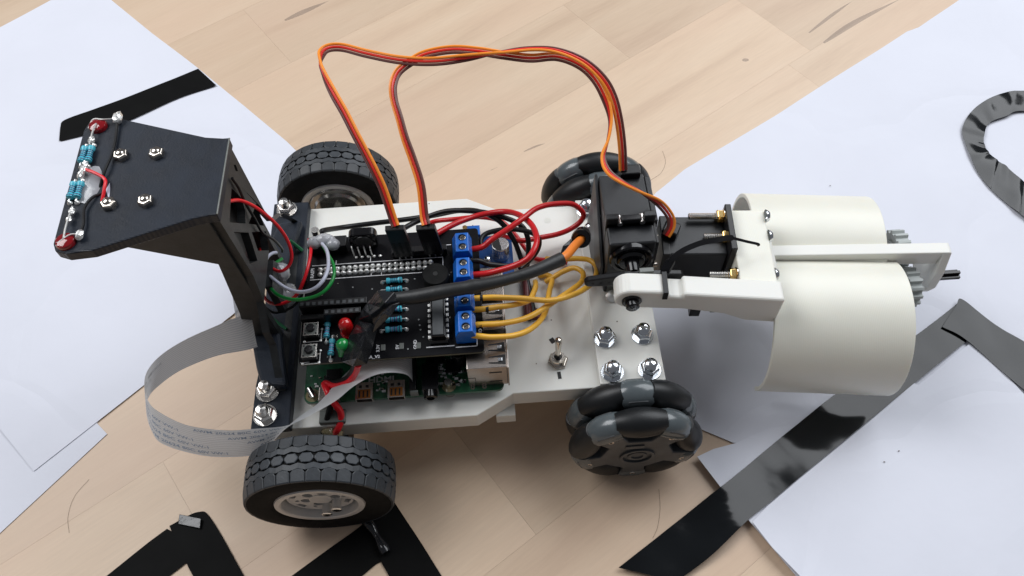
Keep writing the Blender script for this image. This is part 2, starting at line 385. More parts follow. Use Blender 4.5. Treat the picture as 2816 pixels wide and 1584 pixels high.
# ================================================================== PAPER AND TAPE
def sheet(name, px, z, label, mname='paper', sub=9.0, curl=None, th=.25, cat='paper'):
    """subdivided sheet with slight waves; px outline in photo pixels at table height"""
    from mathutils.geometry import delaunay_2d_cdt
    pts = [at(x, y, z).to_2d() for x, y in px]; bd = []
    for a, b in zip(pts, pts[1:]+pts[:1]):
        k = max(1, int((b-a).length/6)); bd += [a.lerp(b, i/k) for i in range(k)]
    nb = len(bd); inner = []
    xs = [p.x for p in pts]; ys = [p.y for p in pts]; x = min(xs)
    def inside(p):
        c = False
        for a, b in zip(bd, bd[1:]+bd[:1]):
            if (a.y > p.y) != (b.y > p.y) and p.x < (b.x-a.x)*(p.y-a.y)/(b.y-a.y)+a.x: c = not c
        return c
    x = min(xs)+3
    while x < max(xs):
        y = min(ys)+3
        while y < max(ys):
            p = V((x+random.uniform(-1, 1), y+random.uniform(-1, 1)))
            if inside(p) and min((p-q).length_squared for q in bd) > 9: inner.append(p)
            y += sub
        x += sub
    r = delaunay_2d_cdt(bd+inner, [(i, (i+1) % nb) for i in range(nb)], [], 1, 1e-4)
    mb = MB(); mb.add([(v.x, v.y, z+(curl(V((v.x, v.y, 0))) if curl else 0)) for v in r[0]], [tuple(f) for f in r[2]])
    o = mb.build(name, mname, None, smooth=True)
    so = o.modifiers.new('solid', 'SOLIDIFY'); so.thickness = th*S; so.offset = 1
    es = o.modifiers.new('edges', 'EDGE_SPLIT'); es.split_angle = 1.0
    return tag(o, label, cat)
def wav(amp, sc, seed=0): return lambda c: amp*max(0, noise.noise(V((c.x*sc+seed, c.y*sc, seed)))+.15)
sheet('paper_sheet', [(295, 1194), (267, 1164), (330, 1085), (60, 1000), (-260, 1010), (-330, 1600), (-30, 1490), (0, 1467)], .15, 'white paper sheet corner sticking out beneath the big left sheet')
sheet('paper_sheet', [(140, 0), (300, -5), (420, 93), (545, 189), (670, 290), (790, 391), (880, 480), (835, 560), (745, 735), (648, 860), (350, 1095), (93, 1296), (0, 1179), (-300, 820), (-330, 260), (0, 75), (70, 38)], .7,
      'large white paper sheet under the black LED bracket on the left', curl=wav(1.0, .012, 3))
sheet('paper_sheet', [(2638, 0), (2525, 78), (2492, 90), (2410, 143), (2130, 320), (1883, 467), (1803, 531), (1770, 570), (1765, 760), (1780, 1000), (1870, 1120), (1930, 1183), (2018, 1220), (2300, 1170), (3050, 1100), (3050, -60), (2900, -140)], .3,
      'large white paper sheet beneath the gripper reaching the top right corner', curl=wav(1.6, .016, 8))
def curl2(c): 
    e = at(1978, 1346, 0); d = (c-V((e.x, e.y, 0))).dot(V((1, .35, 0)).normalized()); return max(0, 3.2-max(d, 0)*.16)+wav(1.0, .015, 20)(c)
sheet('paper_sheet', [(1914, 1263), (1960, 1240), (2018, 1222), (2200, 1140), (2516, 1000), (3100, 900), (3100, 1800), (2330, 1800), (2185, 1584), (2058, 1438), (1978, 1346)], .75,
      'white paper sheet crossed by the long diagonal black tape, its left edge curling up', curl=curl2)
def curl3(c):
    e = at(2110, 1500, 0); d = (c-V((e.x, e.y, 0))).dot(V((.85, .5, 0)).normalized()); return max(0, 2.5-max(d, 0)*.2)+wav(.5, .018, 31)(c)
sheet('paper_sheet', [(2667, 945), (2600, 998), (2527, 1058), (2514, 1054), (2372, 1174), (2202, 1313), (2110, 1392), (2066, 1440), (2120, 1510), (2192, 1584), (2330, 1760), (3100, 1700), (3050, 1240), (2816, 1085), (2772, 1037), (2775, 1030)], 2.9,
      'white paper sheet at right whose pointed corner overlaps the tape', curl=curl3, th=.2)

def strip(name, left, right, z, label, m='tape_gloss', amp=.5, sub=3.0, cat='tape', bump=.05, group=None, fold=0, under=None):
    """tape strip from two pixel edge lines with the same number of points"""
    A = catmull([at(x, y, z) for x, y in left], 10); B = catmull([at(x, y, z) for x, y in right], 10); K = 6
    vs = []; fs = []; n = len(A)
    for i in range(n):
        for k in range(K+1):
            p = A[i].lerp(B[i], k/K); h = amp*(noise.noise(V((p.x*.07, p.y*.07, z)))+.3)
            if under: h = max(0, h)*.5+under(V((p.x, p.y, 0)))
            if fold: q_ = ((i*1.0+k*.9*math.sin(i*.21))/fold+.35*noise.noise(V((i*.13, 3, z)))) % 1.0; h += .8*(q_ if q_ < .82 else (1-q_)/.18*.82)
            vs.append((p.x, p.y, z+max(0, h)))
    for i in range(n-1):
        for k in range(K): a = i*(K+1)+k; fs.append((a, a+1, a+K+2, a+K+1))
    o = MB().add(vs, fs).build(name, m, None, smooth=True)
    so = o.modifiers.new('solid', 'SOLIDIFY'); so.thickness = .12*S; so.offset = 1; es = o.modifiers.new('edges', 'EDGE_SPLIT'); es.split_angle = 1.0
    return tag(o, label, cat, group)
strip('tape_strip', [(166, 350), (178, 330), (260, 300), (330, 275), (450, 228), (545, 189)], [(163, 387), (180, 385), (290, 356), (370, 325), (490, 270), (595, 235)], 1.7, 'short matte black tape strip stuck on the left paper behind the bracket', 'tape_matte', .2)
strip('tape_strip', [(1701, 1561), (1830, 1460), (1930, 1381), (1997, 1330), (2120, 1226), (2294, 1086), (2420, 993), (2549, 900), (2645, 825)],
      [(1860, 1600), (1960, 1525), (2055, 1433), (2110, 1388), (2200, 1312), (2370, 1172), (2516, 1053), (2600, 985), (2700, 905)], 2.6, 'long glossy black tape running diagonally below the white gripper', 'tape_gloss', 1.6, under=lambda c: max(0, curl2(c)-.9) if (c-at(1978, 1346, 0)).x > -6 else max(0, 2.2+(c-at(1978, 1346, 0)).x*.12))
strip('tape_strip', [(2630, 838), (2645, 825), (2730, 888), (2816, 942), (2960, 1030)], [(2590, 900), (2655, 935), (2772, 1037), (2816, 1072), (2900, 1140)], 3.4, 'glossy grey-black tape turning down to the right edge above the pointed paper corner', 'tape_gloss', .8)
strip('tape_strip', [(3000, 262), (2816, 250), (2757, 257), (2686, 293), (2648, 345), (2653, 392), (2681, 463), (2719, 515), (2771, 562), (2816, 599), (2950, 690)],
      [(3000, 330), (2816, 307), (2766, 321), (2719, 340), (2705, 378), (2708, 404), (2722, 425), (2745, 445), (2766, 458), (2816, 500), (2960, 590)], 1.9, 'black tape bent in wrinkled curve at the upper right edge', 'tape_gloss', .9, fold=15)
strip('tape_strip', [(459, 1454), (400, 1498), (293, 1584), (200, 1660)], [(560, 1505), (512, 1548), (464, 1586), (400, 1640)], .5, 'left arm of the matte black tape chevron on bare wood at bottom left', 'tape_matte', .25)
strip('tape_strip', [(466, 1446), (545, 1408), (583, 1430), (671, 1584), (720, 1670)], [(478, 1478), (505, 1510), (514, 1550), (535, 1592), (570, 1660)], .8, 'torn-topped right arm of the tape chevron at bottom left', 'tape_matte', .25)
strip('tape_strip', [(1050, 1380), (997, 1442), (900, 1512), (802, 1584), (700, 1660)], [(1105, 1440), (1060, 1530), (1030, 1555), (989, 1590), (900, 1665)], .5, 'left arm of the black tape chevron under the near front wheel', 'tape_matte', .25)
strip('tape_strip', [(1060, 1340), (1093, 1394), (1155, 1488), (1216, 1586), (1270, 1670)], [(980, 1410), (1020, 1490), (1048, 1545), (1073, 1590), (1110, 1660)], .8, 'right arm of the black tape chevron under the near front wheel', 'tape_matte', .25)
mb = MB()
pts = [at(1006, 1424, 2), at(1025, 1455, 2.4), at(1045, 1490, 2.4), at(1062, 1520, 2)]
mb.tube(pts, 2.0, 10, 5, rfun=lambda t: 2.0+.5*math.sin(t*9))
tag(mb.build('tape_roll', 'tape_wrap', None, smooth=True), 'small rolled-up black tape tube lying beside the near front wheel', 'tape')
mb = MB().obox(at(492, 1428, 1.5), at(552, 1440, 1.9), (0, 2.2, 0.2), (0, 0, .35))
tag(mb.build('tape_scrap', 'tape_wrap', None, bevel=.2), 'folded scrap of black tape on top of the left chevron', 'tape')
for i, (pts, lb) in enumerate((([(245, 1318), (205, 1365), (187, 1420), (190, 1465)], 'thin dark hair lying on the wood at lower left'),
                   ([(1822, 415), (1830, 445), (1818, 475), (1790, 495)], 'thin hair curved on the wood behind the far rear wheel'),
                   ([(1812, 1345), (1815, 1400), (1808, 1450), (1795, 1480)], 'thin hair on the wood below the near rear wheel'))):
    tag(MB().tube([at(x, y, .2) for x, y in pts], .07, 5, 8).build('hair', 'hair_strand', None), lb, 'hair')
for (x, y, zz, lb) in ((2520, 805, 1.2, 'tiny dark crumb on paper beside the gripper gears'), (2625, 760, 1.2, 'tiny dark crumb right of the black axle end'),
                      (2283, 510, 1.6, 'small grey scuffed crumb on the paper above the far white drum'), (2472, 1240, 3.4, 'tiny crumb on the pointed white sheet, nearest the diagonal tape'), (2432, 1270, 3.4, 'tiny crumb on the pointed white sheet, left of another crumb'), (182, 545, 1.4, 'tiny dark crumb on the left paper below the bracket')):
    tag(MB().sphere(at(x, y, zz), .32, 6, 4, (1.6, .8, .5), .2).build('crumb', 'speck', None), lb, 'crumb')

# ================================================================== THE ROBOT CAR
car = tag(empty('robot_car', (15, 0, 0)), 'four-wheeled homemade robot car with white chassis, circuit boards, wiring and white gripper', 'robot')
# ---- chassis
ch = MB().prism([(-53, -59), (40, -59), (56, -50), (121.3, -50), (121.3, 50), (56, 50), (40, 59), (-53, 59)], 'Z', 34.5, 45.6)
o = ch.build('chassis', 'white_print', car, bevel=.5)
MB().box((93.5, -50.3, 45.61), (121.7, 50.3, 49.3)).build('rear_plate', 'white_print', car, bevel=.4)
MB().box((48, -55, 27), (56.5, -48.5, 34)).build('lug', 'white_print', car, bevel=.3)
MB().cyl((79.2, 41.7, 45.5), (79.2, 41.7, 45.66), 1.6, n=16).build('hole', 'white_print_side', car)
MB().box((74.2, -26.8, 45.6), (76.4, -24.2, 45.75), rz=.5).build('pen_mark', 'ink_black', car)
MB().box((76.0, -44.6, 45.6), (77.5, -41.2, 45.75), rz=.05).build('pen_mark', 'ink_black', car)

for x, y, r in ((1516, 880, .35), (1475, 1000, .3), (1697, 884, .35), (1300, 620, .3), (1180, 560, .35)):
    c = at(x, y, 45.6 if x < 1650 else 49.35); MB().cyl(c, c+V((0, 0, .06)), r, n=7).build('speck', 'speck', car)
# ---- bolts
def make_bolt(c, parent, r=4.7, z=0, m='steel', stud=True, axis=(0, 0, 1), dome=False, hnut=3.4, ph=0, nm='bolt', washer=True):
    c = V(c); d = V(axis).normalized(); b = empty(nm, c, parent)
    rn = r*.86
    if washer: MB().cyl(c, c+d*.9, r, n=28).build('washer', m, b, smooth=True, bevel=.12)
    MB().lathe(c+d*.9, d, [(0, rn), (hnut*.75, rn), (hnut, rn*.82), (hnut+.01, rn*.45)], 6, ph).build('nut', m, b, bevel=.18)
    if stud:
        if dome: prof = [(hnut*.5, r*.52), (hnut+2.2, r*.52), (hnut+3.3, r*.40), (hnut+3.8, .01)]
        else: prof = [(hnut*.5, r*.5)]+[(hnut+.2+k*.5, r*(.54 if k % 2 else .46)) for k in range(6)]+[(hnut+3.2, r*.42), (hnut+3.6, r*.28), (hnut+3.7, .01)]
        MB().lathe(c+d*.6, d, prof, 20).build('stud', m, b, smooth=True)
    return b
for i, (x, y) in enumerate(((98.2, -28.5), (114.9, -28.0), (99.3, -45.2), (115.3, -45.4), (98.3, 43.2), (99.0, 29.5))):
    make_bolt((x, y, 49.35), car, 5.0, m='zinc', ph=i*.3)
# ---- black bracket
MB().prism([(-54, -61), (-38, -60.4), (-38, 59), (-55, 59), (-55, 42), (-53, -30), (-53.9, -40)], 'Z', 45.65, 51.5).build('bracket_base', 'black_print', car, bevel=.5)
for i, (x, y) in enumerate(((-48.2, -43.9), (-48.2, -55.0), (-48.2, 54.4))): make_bolt((x, y, 51.55), car, 5.0, m='steel', dome=True, ph=.2+i*.5)
br = empty('led_bracket', (-50, 0, 51.5), car)
xw = -42.3
outer = [(-17.4, 137.6), (17.4, 137.6), (17.4, 98), (21, 86), (33, 76), (45, 53), (44, 51.6), (-44, 51.6), (-43, 54), (-30.5, 68), (-29.5, 77), (-20.8, 87), (-17.4, 101)]
c1 = [(1.6, 130), (5.0, 119), (-2.0, 116), (-10.5, 127.8)]; c2 = [(8.3, 123.5), (13.0, 107.5), (10.0, 99), (1.5, 111.6)]
c3 = [(-12.5, 122), (-4.4, 110.6), (-8.8, 100), (-14.2, 106)]; c4 = [(-.6, 106), (8.6, 94), (3.6, 89.5), (-3.2, 99)]
c5 = [(-9, 80), (3, 82), (8, 70), (0, 58), (-10, 60)]; c6 = [(12.5, 132.5), (14.2, 130.5), (13.2, 128), (11.6, 130)]; c7 = [(-.5, 133), (2, 131), (0, 129.5)]
def wallx(y, z): return -44.5 + (137-z)*.045
def grow(p, k):
    cx = sum(a[0] for a in p)/len(p); cy = sum(a[1] for a in p)/len(p); return [(cx+(a-cx)*k, cy+(b_-cy)*k) for a, b_ in p]
c1, c2, c3, c4 = grow(c1, 1.18), grow(c2, 1.22), grow(c3, 1.15), grow(c4, 1.2)
holed('riser_wall', 'black_print_wall', outer, [c1, c2, c3, c4, c5, c6], 3.2, lambda u, v, h: (wallx(u, v)+h-1.6, u, v), br)
MB().box((-54, -15.2, 70), (-52.6, 15.2, 137.5)).build('back_wall', 'black_plastic', br)
side = [(-86, 137.5), (-88, 133), (-84, 127.5), (-53, 111.6), (-56, 75), (-58.9, 57), (-57, 53), (-47, 51.6), (-44.2, 51.6), (-47.6, 137.5)]
for y0, y1 in ((-18.6, -15.2), (15.2, 18.6)): MB().prism(side, 'Y', y0, y1).build('side_wall', 'black_print_wall', br, bevel=.3)
MB().prism([(-57, -18), (-44, -17), (-39, -44), (-50, -43), (-53, -34)], 'Z', 51.55, 57).build('foot', 'black_print', br, bevel=1.5)
MB().prism([(-57, 18), (-44, 17), (-39, 44), (-50, 43), (-53, 34)], 'Z', 51.55, 57).build('foot', 'black_print', br, bevel=1.5)
plate = [(-98.6, -26.8), (-97.3, -29.8), (-93.2, -31.4), (-84.5, -30.8), (-51.8, -19.9), (-46, -18.9), (-43.4, -18.9), (-43.4, 17.5), (-46, 17.5), (-52.6, 18.6), (-85.5, 30.8), (-94, 32.2), (-98.6, 30), (-99.6, 26)]
MB().tube([(-43.5, -18.6, 141.9), (-43.5, 17.2, 141.9)], .35, 8, 0).build('worn_lit_edge', 'label_grey', br, smooth=True)  # scuffed ridge, with its highlight line painted in as a lighter strip
pl = MB().prism(plate, 'Z', 137.6, 142).build('led_plate', 'black_print', br, bevel=.5)
ZP = 142.05
for x, y in ((-82.3, 11.4), (-69.2, 11.2), (-82.3, -11.4), (-69.3, -11.2)):
    b = empty('screw', (x, y, ZP), br)
    MB().lathe((x, y, ZP), (0, 0, 1), [(0, 2.9), (1.6, 2.9), (2.1, 2.4), (2.2, 1.5)], 6, random.random()).build('nut', 'nickel', b, bevel=.15)
    MB().sphere((x, y, ZP+2.0), 1.75, 14, 8, (1, 1, .55)).build('stud', 'nickel', b, smooth=True)
# leds soldered to the plate
for y in (-26.8, 27.3):
    MB().lathe((-94, y, ZP), (0, 0, 1), [(0, 3.4), (.8, 3.4), (1.5, 3.1), (1.9, 2.2), (2.05, .01)], 24).build('rear_led', 'led_red_clear', br, smooth=True)
    MB().tube([(-97.5, y+(1.5 if y < 0 else -1), ZP+.6), (-96, y+(2.6 if y > 0 else -1), ZP+1.6), (-92, y+1.8, ZP+2.1), (-88, y+(2.4 if y > 0 else 1.8), ZP+1.4)], .32, 6).build('led_lead', 'solder', br, smooth=True)
MB().tube([(-94, 27, ZP+2.2), (-94.3, 22.5, ZP+2.4), (-94.4, 16.5, ZP+2)], .38, 6).build('led_lead', 'solder', br, smooth=True)
MB().tube([(-94, -26.4, ZP+2.2), (-94.2, -21, ZP+2.4), (-94.2, -12.5, ZP+2)], .38, 6).build('led_lead', 'solder', br, smooth=True)
MB().tube([(-94.6, 7, ZP+1.6), (-93.8, 3, ZP+2.2), (-94.6, 0.5, ZP+1.6)], .5, 6).build('led_lead', 'solder', br, smooth=True)
for k, (x, y, s) in enumerate(((-94.3, 19.2, 1.2), (-94, 4.6, 1.3), (-94.6, 2.2, 1.3), (-94.1, -14.5, 1.15), (-94.3, -17.8, 1.0), (-86.8, 30.0, 1.9), (-89.2, -25.0, 1.4), (-94.2, 7.4, 1.1))):
    MB().sphere((x, y, ZP+1.6), s, 10, 7, (1, 1.5, .9), .16).build('solder_joint', 'solder', br, smooth=False)
def resistor(a, b, r, parent, dim=(.32,), band='resistor_band'):
    a, b = V(a), V(b); g = empty('resistor', (a+b)/2, parent); d = (b-a).normalized(); L = (b-a).length
    bl = L*dim[0]; m = (a+b)/2
    prof = [(-bl, 0.01), (-bl, r*.7), (-bl*.92, r*1.15), (-bl*.62, r*1.2), (-bl*.45, r*.86), (bl*.45, r*.86), (bl*.62, r*1.2), (bl*.92, r*1.15), (bl, r*.7), (bl, .01)]
    MB().lathe(m, d, prof, 14).build('resistor_body', 'resistor_blue', g, smooth=True)
    for t, mm in ((-.36, 'resistor_band'), (-.12, band), (.12, 'resistor_band'), (.36, band), (.76, 'resistor_band')):
        rr = r*(.90 if abs(t) < .4 else 1.21); MB().cyl(m+d*(bl*t-bl*.055), m+d*(bl*t+bl*.055), rr, n=14).build('band', mm, g, smooth=True)
    MB().tube([a-V((0, 0, r)), a+V((0, 0, .1)), a+d*.8, m, b-d*.8, b+V((0, 0, .1)), b-V((0, 0, r))], .27, 6, 2).build('lead', 'solder', g, smooth=True)
    for p in (a, b): MB().lathe(p-V((0, 0, r*.98)), (0, 0, 1), [(0, 1.0), (.4, .9), (.9, .5), (1.2, .01)], 10).build('solder_joint', 'solder', g, smooth=True)
    return g
for x in (-96.1, -93.6):
    resistor((x, 17.5, ZP+1.4), (x, 7.2, ZP+1.4), 1.15, br, (.36,)); resistor((x-.3, .4, ZP+1.4), (x-.3, -9.6, ZP+1.4), 1.15, br, (.36,))
MB().prism([tuple(at(x, y, 142)[:2]) for x, y in ((291, 522), (302, 503), (303, 520), (300, 550))], 'Z', 142.01, 142.1).build('opening', 'white_wire', br)
MB().sphere((-91.5, -1, 142.1), 4.5, 16, 8, (1, 1.9, .12), .05).build('glue_blob', 'glue', br, smooth=True)
MB().tube([(-93.5, 4.6, ZP+1.8), (-89.6, 2.4, ZP+2.2), (-85.5, -.5, ZP+1.6), (-84.9, -4.5, ZP+1.3), (-85.8, -9.5, ZP-.8)], .62, 8).build('plate_wire', 'bright_red_wire', br, smooth=True)
MB().tube([(-86.8, 28.6, ZP+1.5), (-86.0, 22, ZP+1), (-85.5, 13, ZP+1.1), (-86.2, 4, ZP+1.6), (-87.9, -4, ZP-.6)], .52, 8).build('plate_wire', 'black_wire', br, smooth=True)
MB().tube([(-86.4, -5.6, ZP-.5), (-88.4, -8, ZP+1), (-90.2, -13, ZP+1.3), (-89.0, -20, ZP+1.3), (-89.3, -24.5, ZP+1.3)], .52, 8).build('plate_wire', 'black_wire', br, smooth=True)

# ---- front wheels (treaded)
XW, R1, YF, TW = -27.886, 31.455, 88.786, 19.6
NB = 32
def crown(y): t = abs(y-TW/2)/(TW/2); return R1-.9*t**3.5
def tread_block(poly, name, mname):
    """poly in (u along circumference mm, y across); block centred on angle 90 deg"""
    def P(u, y, dr):
        a = PI/2-u/R1; r = crown(y)+dr; return V((r*math.cos(a), y, r*math.sin(a)))
    n = len(poly); cu = sum(p[0] for p in poly)/n; cy = sum(p[1] for p in poly)/n
    vs = [P(u, y, -1.3) for u, y in poly]+[P(u, y, -.12) for u, y in poly]+[P(cu+(u-cu)*.86, cy+(y-cy)*.86, 0.0) for u, y in poly]
    fs = [(i, (i+1) % n, n+(i+1) % n, n+i) for i in range(n)]+[(n+i, n+(i+1) % n, 2*n+(i+1) % n, 2*n+i) for i in range(n)]+[tuple(range(2*n, 3*n))]
    return MB().add(vs, fs).bake(name, mname, (0, 0, 0))[0]
pc = 2*PI*R1/NB; h = pc/2
sh = [(-h*.945, .15), (h*.945, .15), (h*.945, 3.8), (h*.62, 5.05), (0, 5.45), (-h*.62, 5.05), (-h*.945, 3.8)]
sh_me = tread_block(sh, 'tread_block', 'rubber')
sh2_me = tread_block([(u, TW-y) for u, y in sh][::-1], 'tread_block', 'rubber')
hx_me = tread_block([(-h*.93, TW/2-.45), (-h*.52, TW/2-1.95), (h*.52, TW/2-1.95), (h*.93, TW/2-.45), (h*.93, TW/2+.45), (h*.52, TW/2+1.95), (-h*.52, TW/2+1.95), (-h*.93, TW/2+.45)], 'tread_block', 'rubber')
def band_me(sign):
    mb = MB(); n = NB*2; vs = []
    for i in range(n):
        a = 2*PI*i/n; z = (.42 if i % 2 else -.42)*sign
        yc = TW/2-sign*3.55
        for yy, dr in ((yc-1.15+z, -1.2), (yc-1.08+z, -.05), (yc+1.08+z, -.05), (yc+1.15+z, -1.2)):
            r = crown(yy)+dr; vs.append((r*math.cos(a+PI/2), yy, r*math.sin(a+PI/2)))
    fs = []
    for i in range(n):
        j = (i+1) % n
        for k in range(3): fs.append((i*4+k, j*4+k, j*4+k+1, i*4+k+1))
    return mb.add(vs, fs).bake('tread_band', 'rubber', (0, 0, 0))[0]
b1, b2 = band_me(1), band_me(-1)
RR = 18.8
tyre_prof = [(1.2, RR-.3), (.6, RR+.4), (.1, RR+2), (-.25, 25), (.0, 29.3), (.35, 30.0), (.7, R1-1.35), (5, R1-1.05), (TW/2, R1-.95), (TW-5, R1-1.05), (TW-.7, R1-1.35), (TW-.35, 30), (TW, 29.3), (TW+.25, 25), (TW-.1, RR+2), (TW-.6, RR+.4), (TW-1.2, RR-.3)]
ty_me = MB().lathe((0, 0, 0), (0, 1, 0), tyre_prof, 96).bake('tyre', 'rubber_side', (0, 0, 0), True)[0]
rim_prof = [(.9, RR), (.2, RR-.3), (.1, RR-1), (.1, RR-2.4), (.5, RR-2.9), (2.0, RR-3.2), (7.5, RR-3.6), (TW-1, RR-3.6), (TW-.2, RR-2.6), (TW-.1, RR-.5), (TW-.9, RR)]
rim_me = MB().lathe((0, 0, 0), (0, 1, 0), rim_prof, 72).bake('rim', 'alu', (0, 0, 0), True)[0]
def wheel(yo, flip, spin):
    g = empty('front_wheel', (XW, yo, R1), car); rz = PI if flip else 0
    def put(name, me, ry=0):
        o = bpy.data.objects.new(name, me); COL.objects.link(o); o.parent = g; o.rotation_euler = (0, ry, 0)
        if flip: o.rotation_euler = (Matrix.Rotation(PI, 3, 'Z') @ Matrix.Rotation(ry, 3, 'Y')).to_euler()
        return o
    put('tyre', ty_me); put('rim', rim_me)
    for m_, ph in ((b1, 0), (b2, 0)): put('tread_band', m_, spin+PI/NB*0)
    for i in range(NB):
        a = 2*PI*i/NB+spin
        put('tread_block', sh_me, a+PI/NB); put('tread_block', sh2_me, a+PI/NB); put('tread_block', hx_me, a)
    return g
w1 = wheel(-YF, False, .03)
w2 = wheel(YF, True, .06)
# perforated web, hub and hub screws of the near front wheel
yb = -YF+4.2
holes = [circle(6.6*math.cos(a), 6.6*math.sin(a), 2.1, 16) for a in [k*PI/3+.2 for k in range(6)]]+[circle(0, 0, 1.6, 8)]
for k in range(12):
    a = k*PI/6+.1; holes.append([(r*math.cos(a+d), r*math.sin(a+d)) for r, d in ((10.4, -.17), (12.9, -.19), (12.9, .19), (10.4, .17))] if k % 2 else circle(10.0*math.cos(a), 10.0*math.sin(a), 1.0, 8))
holed('rim_web', 'alu', circle(0, 0, 13.9, 64), holes, 1.6, lambda u, v, hh: (XW+u, yb+hh, R1+v), w1)
MB().cyl((XW, yb+4, R1), (XW, yb+5, R1), 15.6, n=48).build('rim_back', 'label_grey', w1)
MB().cyl((XW, yb-.2, R1), (XW, yb-1.2, R1), 4.8, n=24).build('hub', 'alu', w1, bevel=.2)
for dx, dz in ((1.2, -8.2), (6.4, -3.0)):
    c = V((XW+dx, yb-.5, R1+dz)); MB().cyl(c+V((0, 3, 0)), c+V((0, -4.0, 0)), 2.0, n=18).build('hub_post', 'alu', w1, smooth=True, bevel=.1)
    MB().lathe(c+V((0, -4.0, 0)), (0, -1, 0), [(0, 2.3), (.6, 2.3), (.9, 1.9), (.9, 1.3)], 20).build('hub_ring', 'zinc', w1, smooth=True)
    MB().cyl(c+V((0, -4.0, 0)), c+V((0, -4.5, 0)), 1.3, n=12).build('hub_hole', 'dark_slot', w1)
# inner side of the far front wheel: polished disc
MB().lathe((XW, YF-TW+1.5, R1), (0, -1, 0), [(-2, 15.2), (0, 15.0), (.8, 14.2), (1.0, 12.2), (2.2, 11.2), (2.6, 8), (2.7, .01)], 48).build('motor_disc', 'motor_disc', w2, smooth=True)
for s in (-1, 1):
    m_ = empty('gear_motor', (XW, s*50, 30), car)
    MB().box((XW-11, s*42 if s > 0 else -64, 20), (XW+11, 64 if s > 0 else s*42, 34.4)).build('motor_body', 'black_plastic', m_, bevel=1)
    MB().cyl((XW, s*60, R1), (XW, s*(YF-TW+3), R1), 3, n=16).build('shaft', 'steel', m_)

# ---- omni wheels
XO, R2, YO = 107.6, 29.2, 76.9
def omni(sgn):
    g = empty('omni_wheel', (XO, sgn*YO, R2), car)
    rw = 6.5; Rm = R2-rw
    prof = []
    Lh = 10.7
    for i in range(13):
        s_ = -Lh+2*Lh*i/12; prof.append((s_, math.sqrt(R2*R2-s_*s_)-Rm-.1))
    prof = [(-Lh, 1.5)]+prof+[(Lh, 1.5)]
    rol = MB().lathe((0, 0, 0), (1, 0, 0), prof, 24).bake('roller', 'roller', (0, 0, 0), True)[0]
    # grey arm ends: torus arcs
    def arm(a0, half, y, r):
        mb = MB(); n, k = 8, 16; vs = []; fs = []
        for i in range(n+1):
            a = a0-half+2*half*i/n
            e = 1-.10*abs(2*i/n-1)**3
            for j in range(k):
                t = 2*PI*j/k; rr = Rm+r*e*math.cos(t); vs.append((rr*math.cos(a), y+r*e*math.sin(t), rr*math.sin(a)))
        for i in range(n):
            for j in range(k): l = (j+1) % k; fs.append((i*k+j, i*k+l, (i+1)*k+l, (i+1)*k+j))
        fs += [tuple(range(k))[::-1], tuple(range(n*k, n*k+k))]
        return mb.add(vs, fs)
    for row, (yy, ph) in enumerate(((-sgn*6.9, 0.0), (-sgn*19.9, PI/5))):
        for k in range(5):
            a = PI/2+ph+k*2*PI/5
            o = bpy.data.objects.new('roller', rol); COL.objects.link(o); o.parent = g
            o.location = V((Rm*math.cos(a), yy, Rm*math.sin(a)))*S; o.rotation_euler = (0, PI/2-a, 0)
            a2 = a+PI/5
            am = arm(a2, .27, yy, rw-.25).bake('arm', 'omni_grey', (0, 0, 0), True)[0]
            o = bpy.data.objects.new('arm', am); COL.objects.link(o); o.parent = g
            yf = yy+sgn*5.3
            p = V((XO+(Rm-1.2)*math.cos(a2), sgn*YO+yf, R2+(Rm-1.2)*math.sin(a2)))
            MB().lathe(p, (0, sgn, 0), [(0, 1.5), (.75, 1.3), (.8, .6)], 10).build('pin', 'nickel', g, smooth=True)
        # star shaped core
        poly = []
        for i in range(120):
            t = 2*PI*i/120; d = min(abs((t-(PI/2+ph+k*2*PI/5)+PI) % (2*PI)-PI) for k in range(5))
            x_ = d/(PI/5); r = 14.9/max(math.cos(d), .3) if x_ < .50 else 14.9/max(math.cos(.50*PI/5), .3)+min(1, (x_-.50)/.22)**.7*10.5
            r = min(r, 26.2); poly.append((r*math.cos(t), r*math.sin(t)))
        MB().prism([(XO+u, R2+v) for u, v in poly], 'Y', sgn*YO+yy-5.6, sgn*YO+yy+5.6).build('core', 'omni_core', g, bevel=.6)
    yf = sgn*(YO-1.2)
    for r0, r1, hh in ((7.6, 6.2, .9), (4.2, 2.6, .5)):
        MB().lathe((XO, yf, R2), (0, sgn, 0), [(-.6, r0), (hh, r0), (hh, r1), (-.6, r1)], 32).build('hub_ring', 'omni_core', g, bevel=.15)
    MB().box((XO-6, min(yf, yf+sgn*.5), R2+9.2), (XO+2, max(yf, yf+sgn*.5), R2+12)).build('key_mark', 'omni_core', g, bevel=.2)
    for k in range(2): MB().cyl((XO, sgn*(YO-28), R2), (XO, sgn*(YO-8-k*6), R2), 3-k, n=16).build('shaft', 'steel', g)
    return g
omni(-1); omni(1)
for s in (-1, 1): MB().box((97, s*28 if s > 0 else -48, 20), (118, 48 if s > 0 else s*28, 34.4)).build('motor_mount', 'white_print', car, bevel=.6)

